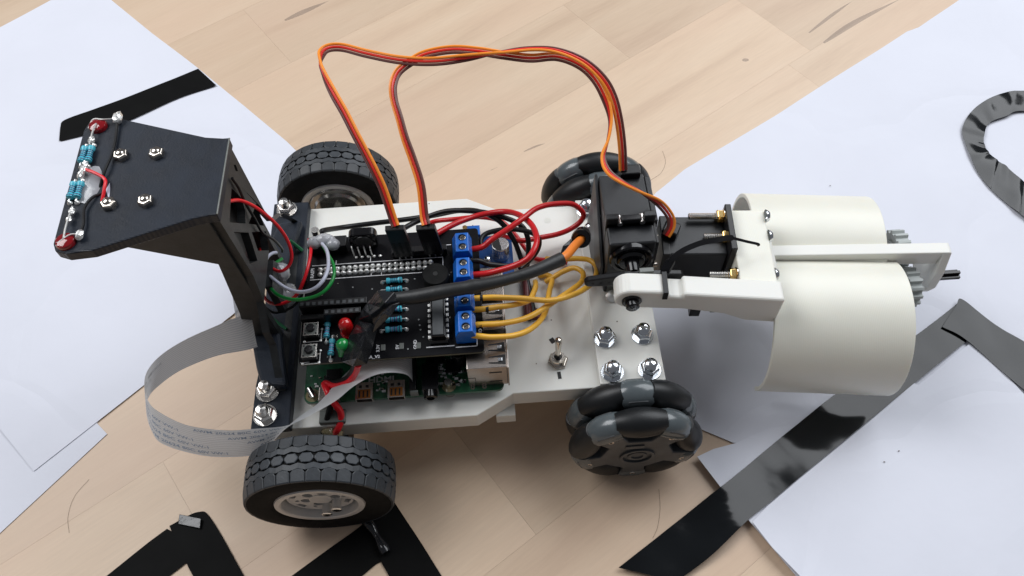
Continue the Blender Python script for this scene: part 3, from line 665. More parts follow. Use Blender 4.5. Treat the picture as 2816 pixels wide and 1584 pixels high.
# ---- toggle switch
tg = empty('toggle_switch', (76.7, -36.1, 45.6), car)
MB().lathe((76.7, -36.1, 45.65), (0, 0, 1), [(0, 4.6), (1.2, 4.6), (1.7, 4.0), (1.7, 3)], 6, .4).build('nut', 'nickel', tg, bevel=.15)
MB().lathe((76.7, -36.1, 46.5), (0, 0, 1), [(0, 3.4)]+[(.6+k*.4, 3.3 if k % 2 else 3.05) for k in range(7)]+[(3.6, 2.9), (3.6, 1.8), (2.6, 1.6)], 24).build('bushing', 'nickel', tg, smooth=True)
MB().cyl((76.7, -36.1, 49), (76.7, -36.1, 50.4), 1.8, n=14).build('boot', 'gloss_black', tg)
p0, p1 = V((76.7, -36.1, 49.4)), V((77.0, -33.0, 60.5))
MB().lathe(p0, p1-p0, [(0, .95), (3, 1.15), (9, 1.45), (11, 1.5), (11.6, 1.1), (11.9, .01)], 16).build('lever', 'nickel', tg, smooth=True)

# ================================================================== COMPUTER BOARD (green) with connectors
HDX, HDY = at(1012, 1053, 51.7)[:2]
YH = 1.85; ZPI = 51.65; PX = -32.5; PY = YH-52.5
gb = empty('green_board', (10, -22, 50), car)
def rrect(x0, y0, x1, y1, r, n=5):
    out = []
    for cx, cy, a0 in ((x1-r, y1-r, 0), (x0+r, y1-r, PI/2), (x0+r, y0+r, PI), (x1-r, y0+r, 1.5*PI)):
        out += [(cx+r*math.cos(a0+PI/2*i/n), cy+r*math.sin(a0+PI/2*i/n)) for i in range(n+1)]
    return out
MB().prism(rrect(PX, PY, PX+85, PY+56, 3), 'Z', ZPI-1.5, ZPI).build('circuit_board', 'board_green', gb)
for dx, dy in ((3.5, 3.5), (61.5, 3.5), (3.5, 52.5), (61.5, 52.5)):
    MB().cyl((PX+dx, PY+dy, ZPI), (PX+dx, PY+dy, ZPI+.05), 3.0, n=24).build('mounting_ring', 'glue_yellow', gb)
    MB().cyl((PX+dx, PY+dy, 45.6), (PX+dx, PY+dy, ZPI-1.5), 2.6, n=12).build('standoff', 'nickel', gb)
MB().tube([(PX+2.3, PY+6.0, ZPI+2.0), (PX+4.6, PY+1.8, ZPI+1.6)], 1.35, 12, 0).build('mounting_screw', 'steel', gb, smooth=True)
MB().cyl((PX+61.5, PY+3.5, ZPI+.1), (PX+61.5, PY+3.5, ZPI+4), 1.6, n=12).build('mounting_screw', 'steel', gb, smooth=True)
for cx, nm in ((26, 'port'), (39.5, 'port')):
    x0 = PX+cx-3.6; pr = empty('display_port', (PX+cx, PY, ZPI), gb)
    x1 = x0+7.2; ya, yb_ = PY-1.4, PY+6.4
    MB().box((x0, ya, ZPI), (x1, yb_, ZPI+.3)).box((x0, ya, ZPI+3.0), (x1, yb_, ZPI+3.3)).box((x0, ya, ZPI+.3), (x0+.35, yb_, ZPI+3)).box((x1-.35, ya, ZPI+.3), (x1, yb_, ZPI+3)).box((x0+.35, yb_-.5, ZPI+.3), (x1-.35, yb_, ZPI+3)).build('shell', 'usb_metal', pr)
    MB().box((x0+.9, ya+.4, ZPI+3.31), (x1-.9, ya+4.4, ZPI+3.36)).build('shell_window', 'copper_dark', pr)
    for k in range(3): MB().box((x0+1.3+k*1.7, ya+.8, ZPI+3.37), (x0+2.0+k*1.7, ya+3.8, ZPI+3.42)).build('contact', 'dark_slot', pr)
    for k in range(2): MB().box((x0+1.4+k*2.8, ya+5.2, ZPI+3.31), (x0+2.6+k*2.8, ya+6.4, ZPI+3.36)).build('latch_slot', 'dark_slot', pr)
MB().box((PX+54-3.5, PY-.2, ZPI), (PX+54+3.5, PY+12, ZPI+5.6)).build('audio_jack', 'gloss_black', gb, bevel=.3)
MB().lathe((PX+54, PY-.2, ZPI+2.9), (0, -1, 0), [(0, 2.9), (2.8, 2.9), (3.0, 2.6), (3.0, 1.7), (1, 1.6)], 20).build('audio_barrel', 'gloss_black', gb, smooth=True)
# usb stacks and network jack on the right edge
def usb(cy, top=16.0):
    u = empty('usb_socket', (PX+80, PY+cy, ZPI), gb)
    x0, x1 = PX+85+2.6-17.5, PX+85+2.8; y0, y1 = PY+cy-6.6, PY+cy+6.6
    z0, z1 = ZPI+.1, ZPI+top
    MB().box((x0, y0, z0), (x1-1, y1, z1)).build('shell', 'usb_metal', u, bevel=.35)
    MB().box((x1-1, y0-.6, z0-.2), (x1-.4, y1+.6, z1+.5)).build('flange', 'usb_metal', u, bevel=.1)
    for yy in (cy-3.0, cy+2.8):
        MB().prism([(x1-8.4, PY+yy-1.5), (x1-1.5, PY+yy-2.3), (x1-1.5, PY+yy+2.3), (x1-8.4, PY+yy+1.5)], 'Z', z1+.02, z1+.07).build('spring_slot', 'dark_slot', u)
        MB().prism([(x1-8.5, PY+yy-1.0), (x1-4.6, PY+yy-1.1), (x1-4.6, PY+yy+1.1), (x1-8.5, PY+yy+1.0)], 'Z', z1+.08, z1+.14).build('spring_tongue', 'usb_metal', u)
        MB().box((x1-4.6, PY+yy-.8, z1+.1), (x1-2.9, PY+yy+.8, z1+.5)).build('spring', 'zinc', u, bevel=.1)
    for zz in (z0+3.3, z0+11.2):
        MB().box((x1-8.6, y0-.06, zz), (x1-3.4, y0-.01, zz+1.0)).build('spring_slot', 'dark_slot', u)
    MB().box((x0, y0-.06, z0+7.6), (x0+3, y0-.01, z0+8.0)).box((x0+3, y0-.06, z0), (x0+3.2, y0-.01, z0+8)).build('seam', 'dark_slot', u)
    return u
usb(9); usb(27)
MB().box((PX+85-18.4, PY+45.75-8, ZPI+.1), (PX+85+2.6, PY+45.75+8, ZPI+13.5)).build('network_jack', 'usb_metal', gb, bevel=.4)
# parts on the visible front strip of the green board
MB().box((PX+46.5-1.4, PY+1.0, ZPI), (PX+46.5+1.4, PY+21.5, ZPI+4.2)).build('camera_connector', 'black_plastic', gb, bevel=.2)
MB().box((PX+46.5-1.2, PY-.2, ZPI), (PX+46.5+2.2, PY+1.0, ZPI+3.6)).build('camera_latch', 'label_grey', gb, bevel=.2)
MB().box((PX+6.7, PY+1.2-2, ZPI), (PX+15.7, PY+6, ZPI+3.2)).build('power_socket', 'usb_metal', gb, bevel=.5)
rnd = random.Random(3)
chip0 = None
for i in range(110):
    x = rnd.choice([rnd.uniform(2, 20), rnd.uniform(31, 36), rnd.uniform(58, 69), rnd.uniform(58, 69)]); y = rnd.uniform(3, 17)
    if abs(x-26) < 4 or (x > 67 and y < 16 and y < 3) or abs(x-39.5) < 4 and y < 7: continue
    if 6 < x < 16.5 and y < 7: continue
    s = rnd.choice([.5, .5, .8]); m_ = rnd.choice(['solder', 'dark_slot', 'nickel', 'silk'])
    MB().box((PX+x-s, PY+y-s*.55, ZPI), (PX+x+s, PY+y+s*.55, ZPI+.6)).build('smd_part', m_, gb)
for x, y, sx, sy, hh in ((29, 24, 7, 7, 2.4), (63.5, 12.5, 3.2, 3.2, 1.2), (56, 17, 4, 3, 1), (12, 12, 3, 3, .9)):
    MB().box((PX+x-sx, PY+y-sy, ZPI), (PX+x+sx, PY+y+sy, ZPI+hh)).build('chip', 'black_plastic', gb, bevel=.15)
MB().cyl((PX+66.5, PY+14.6, ZPI), (PX+66.5, PY+14.6, ZPI+9), 3.0, n=20).build('capacitor', 'gloss_black', gb, smooth=True, bevel=.3)
for x in (71.6, 76.6): MB().lathe((PX+x, PY+1.9, ZPI), (0, 0, 1), [(0, 1.0), (.2, .9), (.2, .4)], 14).build('via_ring', 'nickel', gb)
text_mb('HDMI', 3.7, lambda u, v, hh: (HDX+u*1.22, HDY+v, ZPI+.06+hh), .08, .03).build('board_print', 'silk_dim', gb)

# ================================================================== BLACK SHIELD BOARD
ZH = 72.0
hb = empty('black_board', (7, -11, ZH), car)
HX0, HX1, HY0, HY1 = -30.3, 45.4, -42.7, 20.2
MB().prism(rrect(HX0, HY0, HX1, HY1, 1.5), 'Z', ZH-1.6, ZH).build('circuit_board', 'board_black', hb)
MB().prism(rrect(HX0-.02, HY0-.02, HX1+.02, HY1+.02, 1.5), 'Z', ZH-1.35, ZH-.3).build('board_edge', 'board_edge', hb)
MB().box((-25.5, YH-2.6, ZPI), (25.5, YH+2.6, ZH-1.6)).build('pin_socket', 'black_plastic', hb)
pin = MB().lathe((0, 0, 0), (0, 0, 1), [(0, 1.22), (.3, 1.2), (.8, 1.05), (1.2, .78), (1.5, .4), (1.56, .01)], 12).bake('solder_pin', 'solder', (0, 0, 0), True)[0]
for i in range(20):
    for j in (0, 1):
        o = place('solder_pin', pin, (-24.13+i*2.54, YH-1.27+j*2.54, ZH), hb); o.rotation_euler = (rnd.uniform(-.1, .1), rnd.uniform(-.1, .1), rnd.uniform(0, 6)); o.scale = (1, 1, rnd.uniform(.8, 1.1))
def line(pts, wd=.32, m='silk'):
    mb = MB()
    for a, b in zip(pts[:-1], pts[1:]):
        a, b = V((*a, ZH+.03)), V((*b, ZH+.03)); d = (b-a).normalized(); n = V((-d.y, d.x, 0))
        mb.obox(a-d*wd/2, b+d*wd/2, n*wd/2, (0, 0, .025))
    return mb.build('board_print', m, hb, merge=False)
line([(-28.2, -1.8), (20, -1.8)]); line([(-27.8, 5.6), (29.4, 5.6)]); line([(29.4, 5.6), (29.4, 1.2)])
line([(-17.5, 5.7), (-17.5, 7.6)]); line([(-2.4, 5.7), (-2.4, 8.5)]); line([(-1.9, -1.6), (-1.9, .2), (2.6, .2), (2.6, -1.6)], .3)
line([(22.0, -39), (33, -39)], .5); line([(34, -39.9), (42.6, -39.9), (42.6, -34)], .35); line([(-7, -27.5), (-1, -27.5)]); line([(-29.6, -42.0), (-26, -42.0)], .2)
line([(13, 8.5), (15.5, 8.5)]); line([(31, 12), (33, 12)])
def vtext(body, x, y, size, m='silk'):
    text_mb(body, size, lambda u, v, hh: (x-v, y+u, ZH+.06+hh), .05, .02).build('board_print', m, hb)
vtext('RASPI', -26.9, -1.0, 2.1); vtext('3.3V', 2.5, -39.6, 1.9); vtext('5V', 10.5, -38.9, 1.9); vtext('GND', 17.8, -39.4, 1.9); vtext('IO', 44.8, -34, 1.9)
text_mb('BA_V2', 1.9, lambda u, v, hh: (-2.6+u, -42.3+v, ZH+.06+hh), .05, .02).build('board_print', 'silk', hb)
for x, y in ((4.0, -37.8), (11.6, -37.7), (18.6, -38.0)): MB().box((x-.9, y-1.4, ZH+.01), (x+.9, y+1.4, ZH+.5)).build('test_pad', 'label_grey', hb, bevel=.1)
r2 = random.Random(11)
for i in range(60):
    x, y = r2.uniform(HX0+2, 33), r2.uniform(HY0+2, -2.6)
    MB().lathe((x, y, ZH), (0, 0, 1), [(0, .34), (.05, .32), (.05, .15)], 8).build('via', 'silk_dim' if i % 3 else 'nickel', hb)
# terminal blocks
for y, m_ in ((6.0, 0), (-7.1, 0), (-21.3, 0), (-33.5, 0)):
    t = empty('terminal_block', (38.4, y, ZH), hb)
    y0, y1 = y-4.95, y+4.95
    MB().prism([(34.2, ZH+.05), (42.6, ZH+.05), (42.6, ZH+5.5), (41.4, ZH+9.8), (35.8, ZH+9.8), (34.2, ZH+6)], 'Y', y0, y1).build('terminal_body', 'blue_plastic', t, bevel=.35)
    for s in (-2.4, 2.4):
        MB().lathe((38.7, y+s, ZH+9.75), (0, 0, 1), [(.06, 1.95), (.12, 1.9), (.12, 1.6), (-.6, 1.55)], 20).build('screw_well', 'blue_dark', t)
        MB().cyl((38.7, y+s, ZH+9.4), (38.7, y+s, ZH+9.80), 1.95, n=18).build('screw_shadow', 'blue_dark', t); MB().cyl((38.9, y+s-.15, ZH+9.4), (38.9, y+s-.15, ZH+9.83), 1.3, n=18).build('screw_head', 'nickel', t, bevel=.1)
        a = rnd.uniform(0, 3); d = V((math.cos(a), math.sin(a), 0)); n = V((-d.y, d.x, 0)); c = V((38.7, y+s, ZH+9.86))
        MB().obox(c-d*1.1, c+d*1.1, n*.22, (0, 0, .04)).build('screw_slot', 'dark_slot', t)
        MB().box((42.55, y+s-1.6, ZH+1.2), (42.68, y+s+1.6, ZH+4.4)).build('wire_entry', 'dark_slot', t)
# buzzer
bz = empty('buzzer', (26.6, -7.4, ZH), hb)
MB().lathe((26.6, -7.4, ZH+.05), (0, 0, 1), [(0, 5.6), (6.2, 5.6), (6.7, 5.3), (6.8, 1.2), (6.2, 1.1)], 36).build('buzzer_case', 'rubber_side', bz, smooth=True)
MB().cyl((26.6, -7.4, ZH+6.0), (26.6, -7.4, ZH+6.84), 1.1, n=16).build('sound_hole', 'dark_slot', bz)
# chip in its socket
ic = empty('driver_chip', (27.2, -27.7, ZH), hb)
MB().box((23.4, -38.0, ZH+.05), (31.0, -17.4, ZH+3.0)).build('chip_socket', 'black_plastic', ic, bevel=.2)
MB().box((24.2, -37.5, ZH+3.0), (30.2, -17.9, ZH+6.0)).build('chip_body', 'gloss_black', ic, bevel=.3)
MB().box((25, -36.6, ZH+6.01), (29.4, -18.8, ZH+6.04)).build('chip_top', 'omni_core', ic)
for k in range(8):
    y = -36.3+k*2.54
    for x in (23.5, 30.9): MB().box((x-.55, y-.75, ZH+2.4), (x+.55, y+.75, ZH+3.7)).build('chip_leg', 'solder', ic, bevel=.15)
for y in (-5.7, -10.2): resistor((3.1, y-.1, ZH+1.2), (13.6, y, ZH+1.2), 1.15, hb, (.33,))
for y in (-20.2, -25.2, -29.9): resistor((3.1, y-.1, ZH+1.2), (13.6, y, ZH+1.2), 1.15, hb, (.33,), 'resistor_band_violet')
resistor((-19.1, -23.0, ZH+1.2), (-19.4, -33.4, ZH+1.2), 1.15, hb, (.34,), 'resistor_band_violet'); resistor((-16.8, -31.0, ZH+1.2), (-17.2, -41.8, ZH+1.2), 1.15, hb, (.34,), 'resistor_band_violet')
# push buttons
for y in (-28.4, -38.6):
    b = empty('push_button', (-25.5, y, ZH), hb); x = -25.5
    MB().box((x-3, y-3, ZH+.1), (x+3, y+3, ZH+3.4)).build('button_base', 'black_plastic', b, bevel=.15)
    MB().box((x-3.05, y-3.05, ZH+3.4), (x+3.05, y+3.05, ZH+3.6)).build('button_frame', 'motor_disc', b, bevel=.05)
    MB().box((x-2.5, y-2.5, ZH+3.61), (x+2.5, y+2.5, ZH+3.66)).build('button_face', 'label_grey', b)
    MB().lathe((x, y, ZH+3.62), (0, 0, 1), [(0, 1.8), (1.3, 1.75), (1.5, 1.5), (1.5, .01)], 20).build('button_cap', 'gloss_black', b, smooth=True)
    for dx, dy in ((-2.2, -2.2), (2.2, -2.2), (2.2, 2.2), (-2.2, 2.2)): MB().sphere((x+dx, y+dy, ZH+3.7), .42, 8, 6, (1, 1, .6)).build('rivet', 'gloss_black', b, smooth=True)
    for dx, dy in ((-3, -4.1), (3.6, -4.0), (3.8, 1.4)): MB().sphere((x+dx, y+dy, ZH+.3), .7, 10, 6, (1, 1, .7)).build('solder_joint', 'solder', b, smooth=True)
    MB().obox((x-3.0, y-4.3, ZH+.1), (x+3.6, y-4.2, ZH+.1), (0, .16, 0), (0, 0, .08)).obox((x+3.7, y-4.2, ZH+.1), (x+3.8, y+1, ZH+.1), (.16, 0, 0), (0, 0, .08)).build('pad_outline', 'solder', b, merge=False)
# indicator leds
def led(base, tip, r, mname):
    base, tip = V(base), V(tip); d = tip-base; L = d.length
    g = empty('indicator_led', base, hb)
    MB().lathe(base, d, [(0, .01), (0, r*1.17), (1.0, r*1.17), (1.0, r)]+[(L-r+r*math.sin(a), r*math.cos(a)+.001) for a in [i*PI/2/6 for i in range(7)]], 24).build('led_dome', mname, g, smooth=True)
    MB().tube([base-V((0, 0, 0))-d.normalized()*.1, base-d.normalized()*2], .3, 6, 0).build('led_leg', 'solder', g)
led(at(960, 914, ZH+1.5), at(944, 882, ZH+10.6), 2.85, 'led_red')
g_ = empty('indicator_led', at(938, 978, ZH+1), hb)
p0 = at(937, 979, ZH+1.5); p1 = at(945, 933, ZH+8.5); L_ = (p1-p0).length
MB().lathe(p0, p1-p0, [(0, .01), (0, .9), (L_*.25, 1.5), (L_*.5, 2.45), (L_*.64, 2.8)]+[(L_-2.8+2.8*math.sin(a), 2.8*math.cos(a)+.001) for a in [i*PI/2/6 for i in range(7)]], 24).build('led_dome', 'led_green', g_, smooth=True)
# female headers
hd = empty('pin_header', (-16, -20, ZH), hb)
MB().box((-29.8, -20.6, ZH+.05), (-1.8, -17.6, ZH+8.4)).build('header_body', 'black_plastic', hd, bevel=.15)
for k in range(11): MB().box((-29.4+k*2.5, -20.0, ZH+8.41), (-28.0+k*2.5, -18.5, ZH+8.46)).build('header_hole', 'omni_core', hd)
hd = empty('pin_header', (-12, -23, ZH), hb)
MB().box((-19.5, -24.9, ZH+.05), (-4.3, -22.2, ZH+8.2)).build('header_body', 'black_plastic', hd, bevel=.15)
for k in range(6): MB().box((-18.9+k*2.5, -24.3, ZH+8.21), (-17.5+k*2.5, -22.9, ZH+8.26)).build('header_hole', 'omni_core', hd)
MB().box((-29.8, -24.5, ZH+.05), (-19.5, -22.2, ZH+5)).build('header_body', 'black_plastic', hd, bevel=.15)
MB().box((7.5, 6.6, ZH+.05), (31.5, 9.6, ZH+4.2)).build('pin_strip', 'black_plastic', hb, bevel=.2)
MB().box((-29.3, 11.8, ZH+.05), (-12.5, 17.5, ZH+5)).build('pin_strip', 'black_plastic', hb, bevel=.2)
# black coil and pins behind the header
cl = empty('coil', at(1002, 668, ZH+6), hb)
c0 = V((-4.5, 13.5, ZH)); 
MB().prism([(c0.x+u, c0.z+6.5+v) for u, v in rrect(-6.1, -5.6, 6.1, 5.4, 2.8, 5)], 'Y', c0.y-1.8, c0.y+2.6).build('coil_body', 'gloss_black', cl, bevel=.7)
MB().lathe((c0.x, c0.y-1.85, c0.z+6.5), (0, -1, 0), [(0, 4.4), (.4, 4.3), (.4, 3.7), (.1, 3.5), (0.1, .01)], 32).build('coil_ring', 'black_plastic', cl, smooth=True)
for k in range(4): MB().tube([(-9.5+k*2.6, 9.2, ZH+.2), (-9.9+k*2.6, 10.4, ZH+3.6), (-10.1+k*2.6, 11.8, ZH+4.0)], .35, 6).build('header_pin', 'solder', cl, smooth=True)
for k in range(5): MB().sphere((-8.6+k*2.6, 8.3, ZH+.4), .7, 8, 6, (1.1, 1, .8), .1).build('solder_joint', 'solder', cl, smooth=True)

# ---- voltage converter module behind the green board
cv = empty('converter_module', (48, 18, 52), car)
MB().box((33, 2, 56), (60.5, 26, 57.4)).build('circuit_board', 'blue_dark', cv)
MB().box((38.6, 21.0, 57.5), (46.2, 26.4, 66)).build('trimmer', 'blue_plastic', cv, bevel=.3)
MB().cyl((39.4, 24.8, 66), (39.4, 24.8, 67.2), 1.1, n=14).build('trimmer_screw', 'brass', cv, smooth=True)
MB().cyl((55.0, 14.5, 57.4), (55.0, 14.5, 66.5), 4.0, n=28).build('capacitor', 'capacitor', cv, smooth=True, bevel=.4)
MB().prism([(55+3.6*math.cos(t), 14.5+3.6*math.sin(t)) for t in [PI*.55+i*PI/11 for i in range(12)]], 'Z', 66.51, 66.56).build('capacitor_mark', 'dark_slot', cv)
MB().lathe((48.7, 9.3, 57.4), (0, 0, 1), [(0, 1.6), (5.5, 1.5), (6.2, 1.1), (6.5, .01)], 16).build('standoff', 'zinc', cv, smooth=True)
for k in range(8): MB().box((51+k*1.1, 6.0+(k % 3)*.8, 57.4), (51.6+k*1.1, 6.9+(k % 3)*.8, 58.2)).build('smd_part', rnd.choice(['solder', 'dark_slot', 'silk']), cv)
for yy in (40,): pass
# glue-covered post at the back left corner
MB().cyl((-27.0, 22.3, 45.6), (-27.0, 22.3, 76), 1.7, n=16).build('post', 'steel', car, smooth=True)
g = MB()
for c, r, sc in ((at(866, 668, 77), 3.0, (1.2, 1, .9)), (at(890, 660, 77.5), 3.4, (1.3, .9, .8)), (at(915, 672, 77), 3.0, (1.1, 1, .8)), (at(905, 662, 77), 2.6, (1.2, 1, .9))): g.sphere(c, r, 14, 9, sc, .06)
g.build('glue_blob', 'glue', car, smooth=True, merge=False)
MB().sphere((-40.5, -2, 62), 4.2, 14, 9, (1.0, 1.3, 1.2), .08).build('glue_blob', 'glue', car, smooth=True)
MB().sphere((-41, 3.5, 72), 3.8, 14, 9, (.9, 1.1, 1.2), .08).build('glue_blob', 'glue', car, smooth=True)
g = MB(); 
for px, py, r in ((905, 1186, 3.0), (925, 1192, 2.6), (945, 1150, 2.4), (895, 1170, 2.6)): g.sphere(at(px, py, 41), r, 12, 8, (1.2, .9, 1), .1)
g.build('glue_blob', 'glue_yellow', car, smooth=True, merge=False)
MB().box((-26.5, -58.5, 45.7), (-15.5, -52.6, 48.2)).build('motor_terminal', 'label_grey', car, bevel=.3)
MB().tube([at(797, 662, 58), at(820, 680, 54), at(832, 690, 52.6)], .9, 6).build('green_stain', 'green_stain', car, smooth=True)
MB().tube([at(752, 878, 53), at(770, 892, 52.8), at(788, 905, 52.6)], .7, 6).build('green_stain', 'green_stain', car, smooth=True)

# ================================================================== SERVOS AND GRIPPER
sv = empty('lift_servo', (110, 14, 46), car)
sx0, sx1, sy0, sy1, sz0, sz1 = 100.6, 120.8, -4.0, 34, 46.5, 86.2
MB().box((sx0, sy0+10.2, sz0), (sx1, sy1, sz1)).build('servo_case', 'servo_black', sv, bevel=.9)
MB().box((sx0, sy0, sz0), (sx1, sy0+10, sz1-.3)).build('servo_gearcase', 'servo_black', sv, bevel=.9)
for z0, z1 in ((sz1-.3, sz1+6.5),):
    MB().box((sx0-.4, 5.4, z0-3), (sx0+5.0, 8.2, z1-1.2)).box((sx0+6.2, 5.4, z0-3), (sx1-5.6, 8.2, z1-2.4)).box((sx1-4.6, 5.4, z0-3), (sx1+.4, 8.2, z1-.6)).box((sx0, 5.4, z0-3), (sx1, 8.2, z0+2.2)).build('servo_ear', 'servo_black', sv, bevel=.4, merge=False)
MB().cyl((sx0+5.6, 4.6, 88.2), (sx0+5.6, 8.9, 88.2), 1.2, n=12).build('ear_screw', 'steel', sv, smooth=True); MB().cyl((sx1-5.1, 4.6, 88.6), (sx1-5.1, 8.9, 88.6), 1.2, n=12).build('ear_screw', 'steel', sv, smooth=True)
shz = 76.5; shx = 110.6
MB().lathe((shx, sy0, shz), (0, -1, 0), [(-.5, 9.4), (1.6, 9.4), (2.2, 8.8), (2.3, 7.4), (1.4, 7.2), (1.4, 6.4), (2.6, 6.2), (3.4, 5.4), (3.4, 3.2), (7, 3.0), (8.6, 2.8)], 40).build('servo_boss', 'gloss_black', sv, smooth=True)
hy = -13.6
HN = MB()
poly = []
L1, L2 = -18.5, 19
for i in range(9): a = PI/2+PI*i/8; poly.append((shx+L1+2.6*math.cos(a), 74+2.6*math.sin(a)))
poly += [(shx-4, 70.6), (shx+4, 70.6)]
for i in range(9): a = -PI/2+PI*i/8; poly.append((shx+L2+2.6*math.cos(a), 74+2.6*math.sin(a)))
poly += [(shx+4, 78.4), (shx-4, 78.4)]
HN.prism(poly, 'Y', hy-1.3, hy+1.3).build('servo_horn', 'black_plastic', sv, bevel=.5)
for k in range(4): MB().cyl((shx-17.5+k*3.4, hy-1.34, 74), (shx-17.5+k*3.4, hy-1.38, 74), .65, n=10).build('horn_hole', 'dark_slot', sv)
for k in range(3): MB().cyl((shx-16.5+k*3.6, hy, 76.7), (shx-16.5+k*3.6, hy, 76.75), .6, n=10).build('horn_hole', 'dark_slot', sv)
MB().box((sx0+1.5, sy0-.15, 49.5), (sx1-1.5, sy0-.02, 62)).build('rating_label', 'label_grey', sv)
MB().box((sx0+3.0, sy0-.2, 56.8), (sx1-4, sy0-.16, 61)).build('yellow_label', 'label_yellow', sv)
text_mb('MO', 3.6, lambda u, v, hh: (sx0+5.2+u*1.2, sy0-.22-hh, 57.5+v), .1, .02).build('label_print', 'label_text', sv)
MB().lathe(at(1682, 815, z=50.6), (0, -.3, 1), [(0, 2.9), (.9, 2.7), (1.4, 1.8), (1.5, .01)], 20).build('ear_screw', 'solder', sv, smooth=True)
# slanted holder on the left of the servo
MB().add([(sx0-.3, 0, 46), (sx0-3.6, 0, 46), (sx0-.3, 33.5, 46), (sx0-3.6, 33.5, 46), (sx0-.3, 0, 64), (sx0-1.6, 0, 64), (sx0-.3, 34.5, 87), (sx0-1.6, 34.5, 87)],
         [(0, 1, 3, 2), (4, 5, 7, 6), (0, 1, 5, 4), (2, 3, 7, 6), (0, 2, 6, 4), (1, 3, 7, 5)]).build('servo_holder', 'omni_core', sv, bevel=.3)
MB().box((sx1+.2, 8, 79), (sx1+2.6, 33, 85)).build('servo_holder', 'servo_black', sv, bevel=.4)
MB().box((110, 31, 84), (119, 36.5, 89.5)).build('cable_plug', 'black_plastic', sv, bevel=.6)
MB().box((sx1+.1, -3, 57), (sx1+1.4, 12, 84)).build('side_seam', 'black_plastic', sv, bevel=.3)
for y, z in ((3, 80), (-3.4, 68)): MB().cyl((sx1+.4, y, z), (sx1+2.2, y, z), 1.1, n=12).build('case_screw', 'nickel', sv, smooth=True)

gr = empty('gripper', (170, 0, 30), car)
YG = math.radians(-4.5)
def rg(p):       # gripper frame: yawed about the lift shaft
    p = V(p)-V((shx, 0, 0)); return Matrix.Rotation(YG, 3, 'Z') @ p + V((shx, 0, 0))
def gbox(lo, hi, name, m, bevel=.4, parent=None, drop=0):
    mb = MB().box(lo, hi); mb.v = [rg(v) for v in mb.v]; return mb.build(name, m, parent or gr, bevel=bevel)
# second servo
s2 = empty('grip_servo', (140, 8, 50), gr)
cs = MB().box((126.3, -.5, 31), (154.5, 20.5, 70.6)); cs.v = [rg(v)+V((0, 1.5, 0)) for v in cs.v]; cs.build('servo_case', 'servo_black', s2, bevel=.8)
cs = MB().box((154.4, -2.4, 24), (157.2, 22.2, 77.5)); cs.v = [rg(v)+V((0, 1.5, 0)) for v in cs.v]; cs.build('servo_ear', 'black_plastic', s2, bevel=.4)
cs = MB().box((126.0, -.8, 60), (129.5, 20.8, 71)); cs.v = [rg(v)+V((0, 1.5, 0)) for v in cs.v]; cs.build('servo_cap', 'servo_black', s2, bevel=.5)
MB().add([*[v for v in MB().box((127.5, 7.5, 70.8), (134.5, 14.5, 75.5), rz=-.5).v]], [(0, 3, 2, 1), (4, 5, 6, 7), (0, 1, 5, 4), (1, 2, 6, 5), (2, 3, 7, 6), (3, 0, 4, 7)]).build('cable_plug', 'black_plastic', s2, bevel=.9)
gbox((144, -3, 24), (149, 1, 30), 'servo_foot', 'black_plastic', .3, s2)
# white cross plate, lever and main bar
gbox((156.9, -18.0, 57), (172.6, 23.5, 73.2), 'cross_block', 'white_print_side', .6)
def lev(z0, z1, y0, y1, x0, x1, name, dz0=0, dz1=0, m='white_print'):
    mb = MB().box((x0, y0, z0), (x1, y1, z1)); out = []
    for v in mb.v:
        t = (v.x-x0)/(x1-x0); out.append(rg(v+V((0, 0, dz0*(1-t)+dz1*t))))
    mb.v = out; return mb.build(name, m, gr, bevel=.8)
poly = [(shx+8, 70.2), (shx+8, 81.2), (shx, 82.2)]
poly = []
for i in range(13): a = PI/2+PI*i/12; poly.append((shx-1.5+6.3*math.cos(a), 75+6.3*math.sin(a)))
poly += [(132, 67.5), (150, 63.5), (160, 58), (174, 56), (174, 74.5), (131.2, 79.2), (131, 76.6), (125.2, 77.1), (125, 80.4)]
mb = MB().prism(poly, 'Y', -25.2, -15.2); mb.v = [rg(v) for v in mb.v]; mb.build('lever_arm', 'white_print', gr, bevel=1.3, seg=3)
MB().box((112.5, -15.1, 76.5), (118.5, -12.8, 80.6)).build('lever_tab', 'label_grey', gr, bevel=.3)
MB().lathe(rg((shx-.5, -25.2, 74.5)), (0, -1, 0), [(-.5, 4.2), (.6, 4.2), (1.0, 3.8), (1.1, 2.9), (3.2, 2.9), (3.7, 2.4), (3.8, .01)], 28).build('pivot_cap', 'gloss_black', gr, smooth=True)
# threaded rods with brass nuts
def rod(x0, x1, y, z, xn):
    g = empty('clamp_screw', rg((xn, y, z)), gr)
    prof = []; L = x1-x0; n = int(L/.5)
    prof = [(0, .01), (0, 1.25)]+[(i*.5, 1.55 if i % 2 else 1.3) for i in range(1, n)]+[(L, 1.4)]
    d = rg((x1, y, z))-rg((x0, y, z))
    MB().lathe(rg((x0, y, z)), d, prof, 12).build('thread', 'steel', g, smooth=False)
    MB().lathe(rg((xn, y, z)), d, [(0, 1.5), (0, 2.7), (.5, 3.1), (2.4, 3.1), (2.9, 2.7), (2.9, 1.5)], 6, .5).build('nut', 'brass', g, bevel=.12)
    MB().cyl(rg((xn+2.9, y, z)), rg((xn+3.3, y, z)), 3.3, n=20).build('washer', 'nickel', g)
    MB().lathe(rg((172.7, y, z)), d, [(0, 3.0), (.5, 2.9), (1.6, 2.2), (2.1, .01)], 18).build('head', 'zinc', g, smooth=True)
rod(138.5, 154, 19.8, 73.5, 151); rod(144.5, 154, 9.5, 72.2, 152.2); rod(145, 156.5, -9.5, 70.5, 153.4)
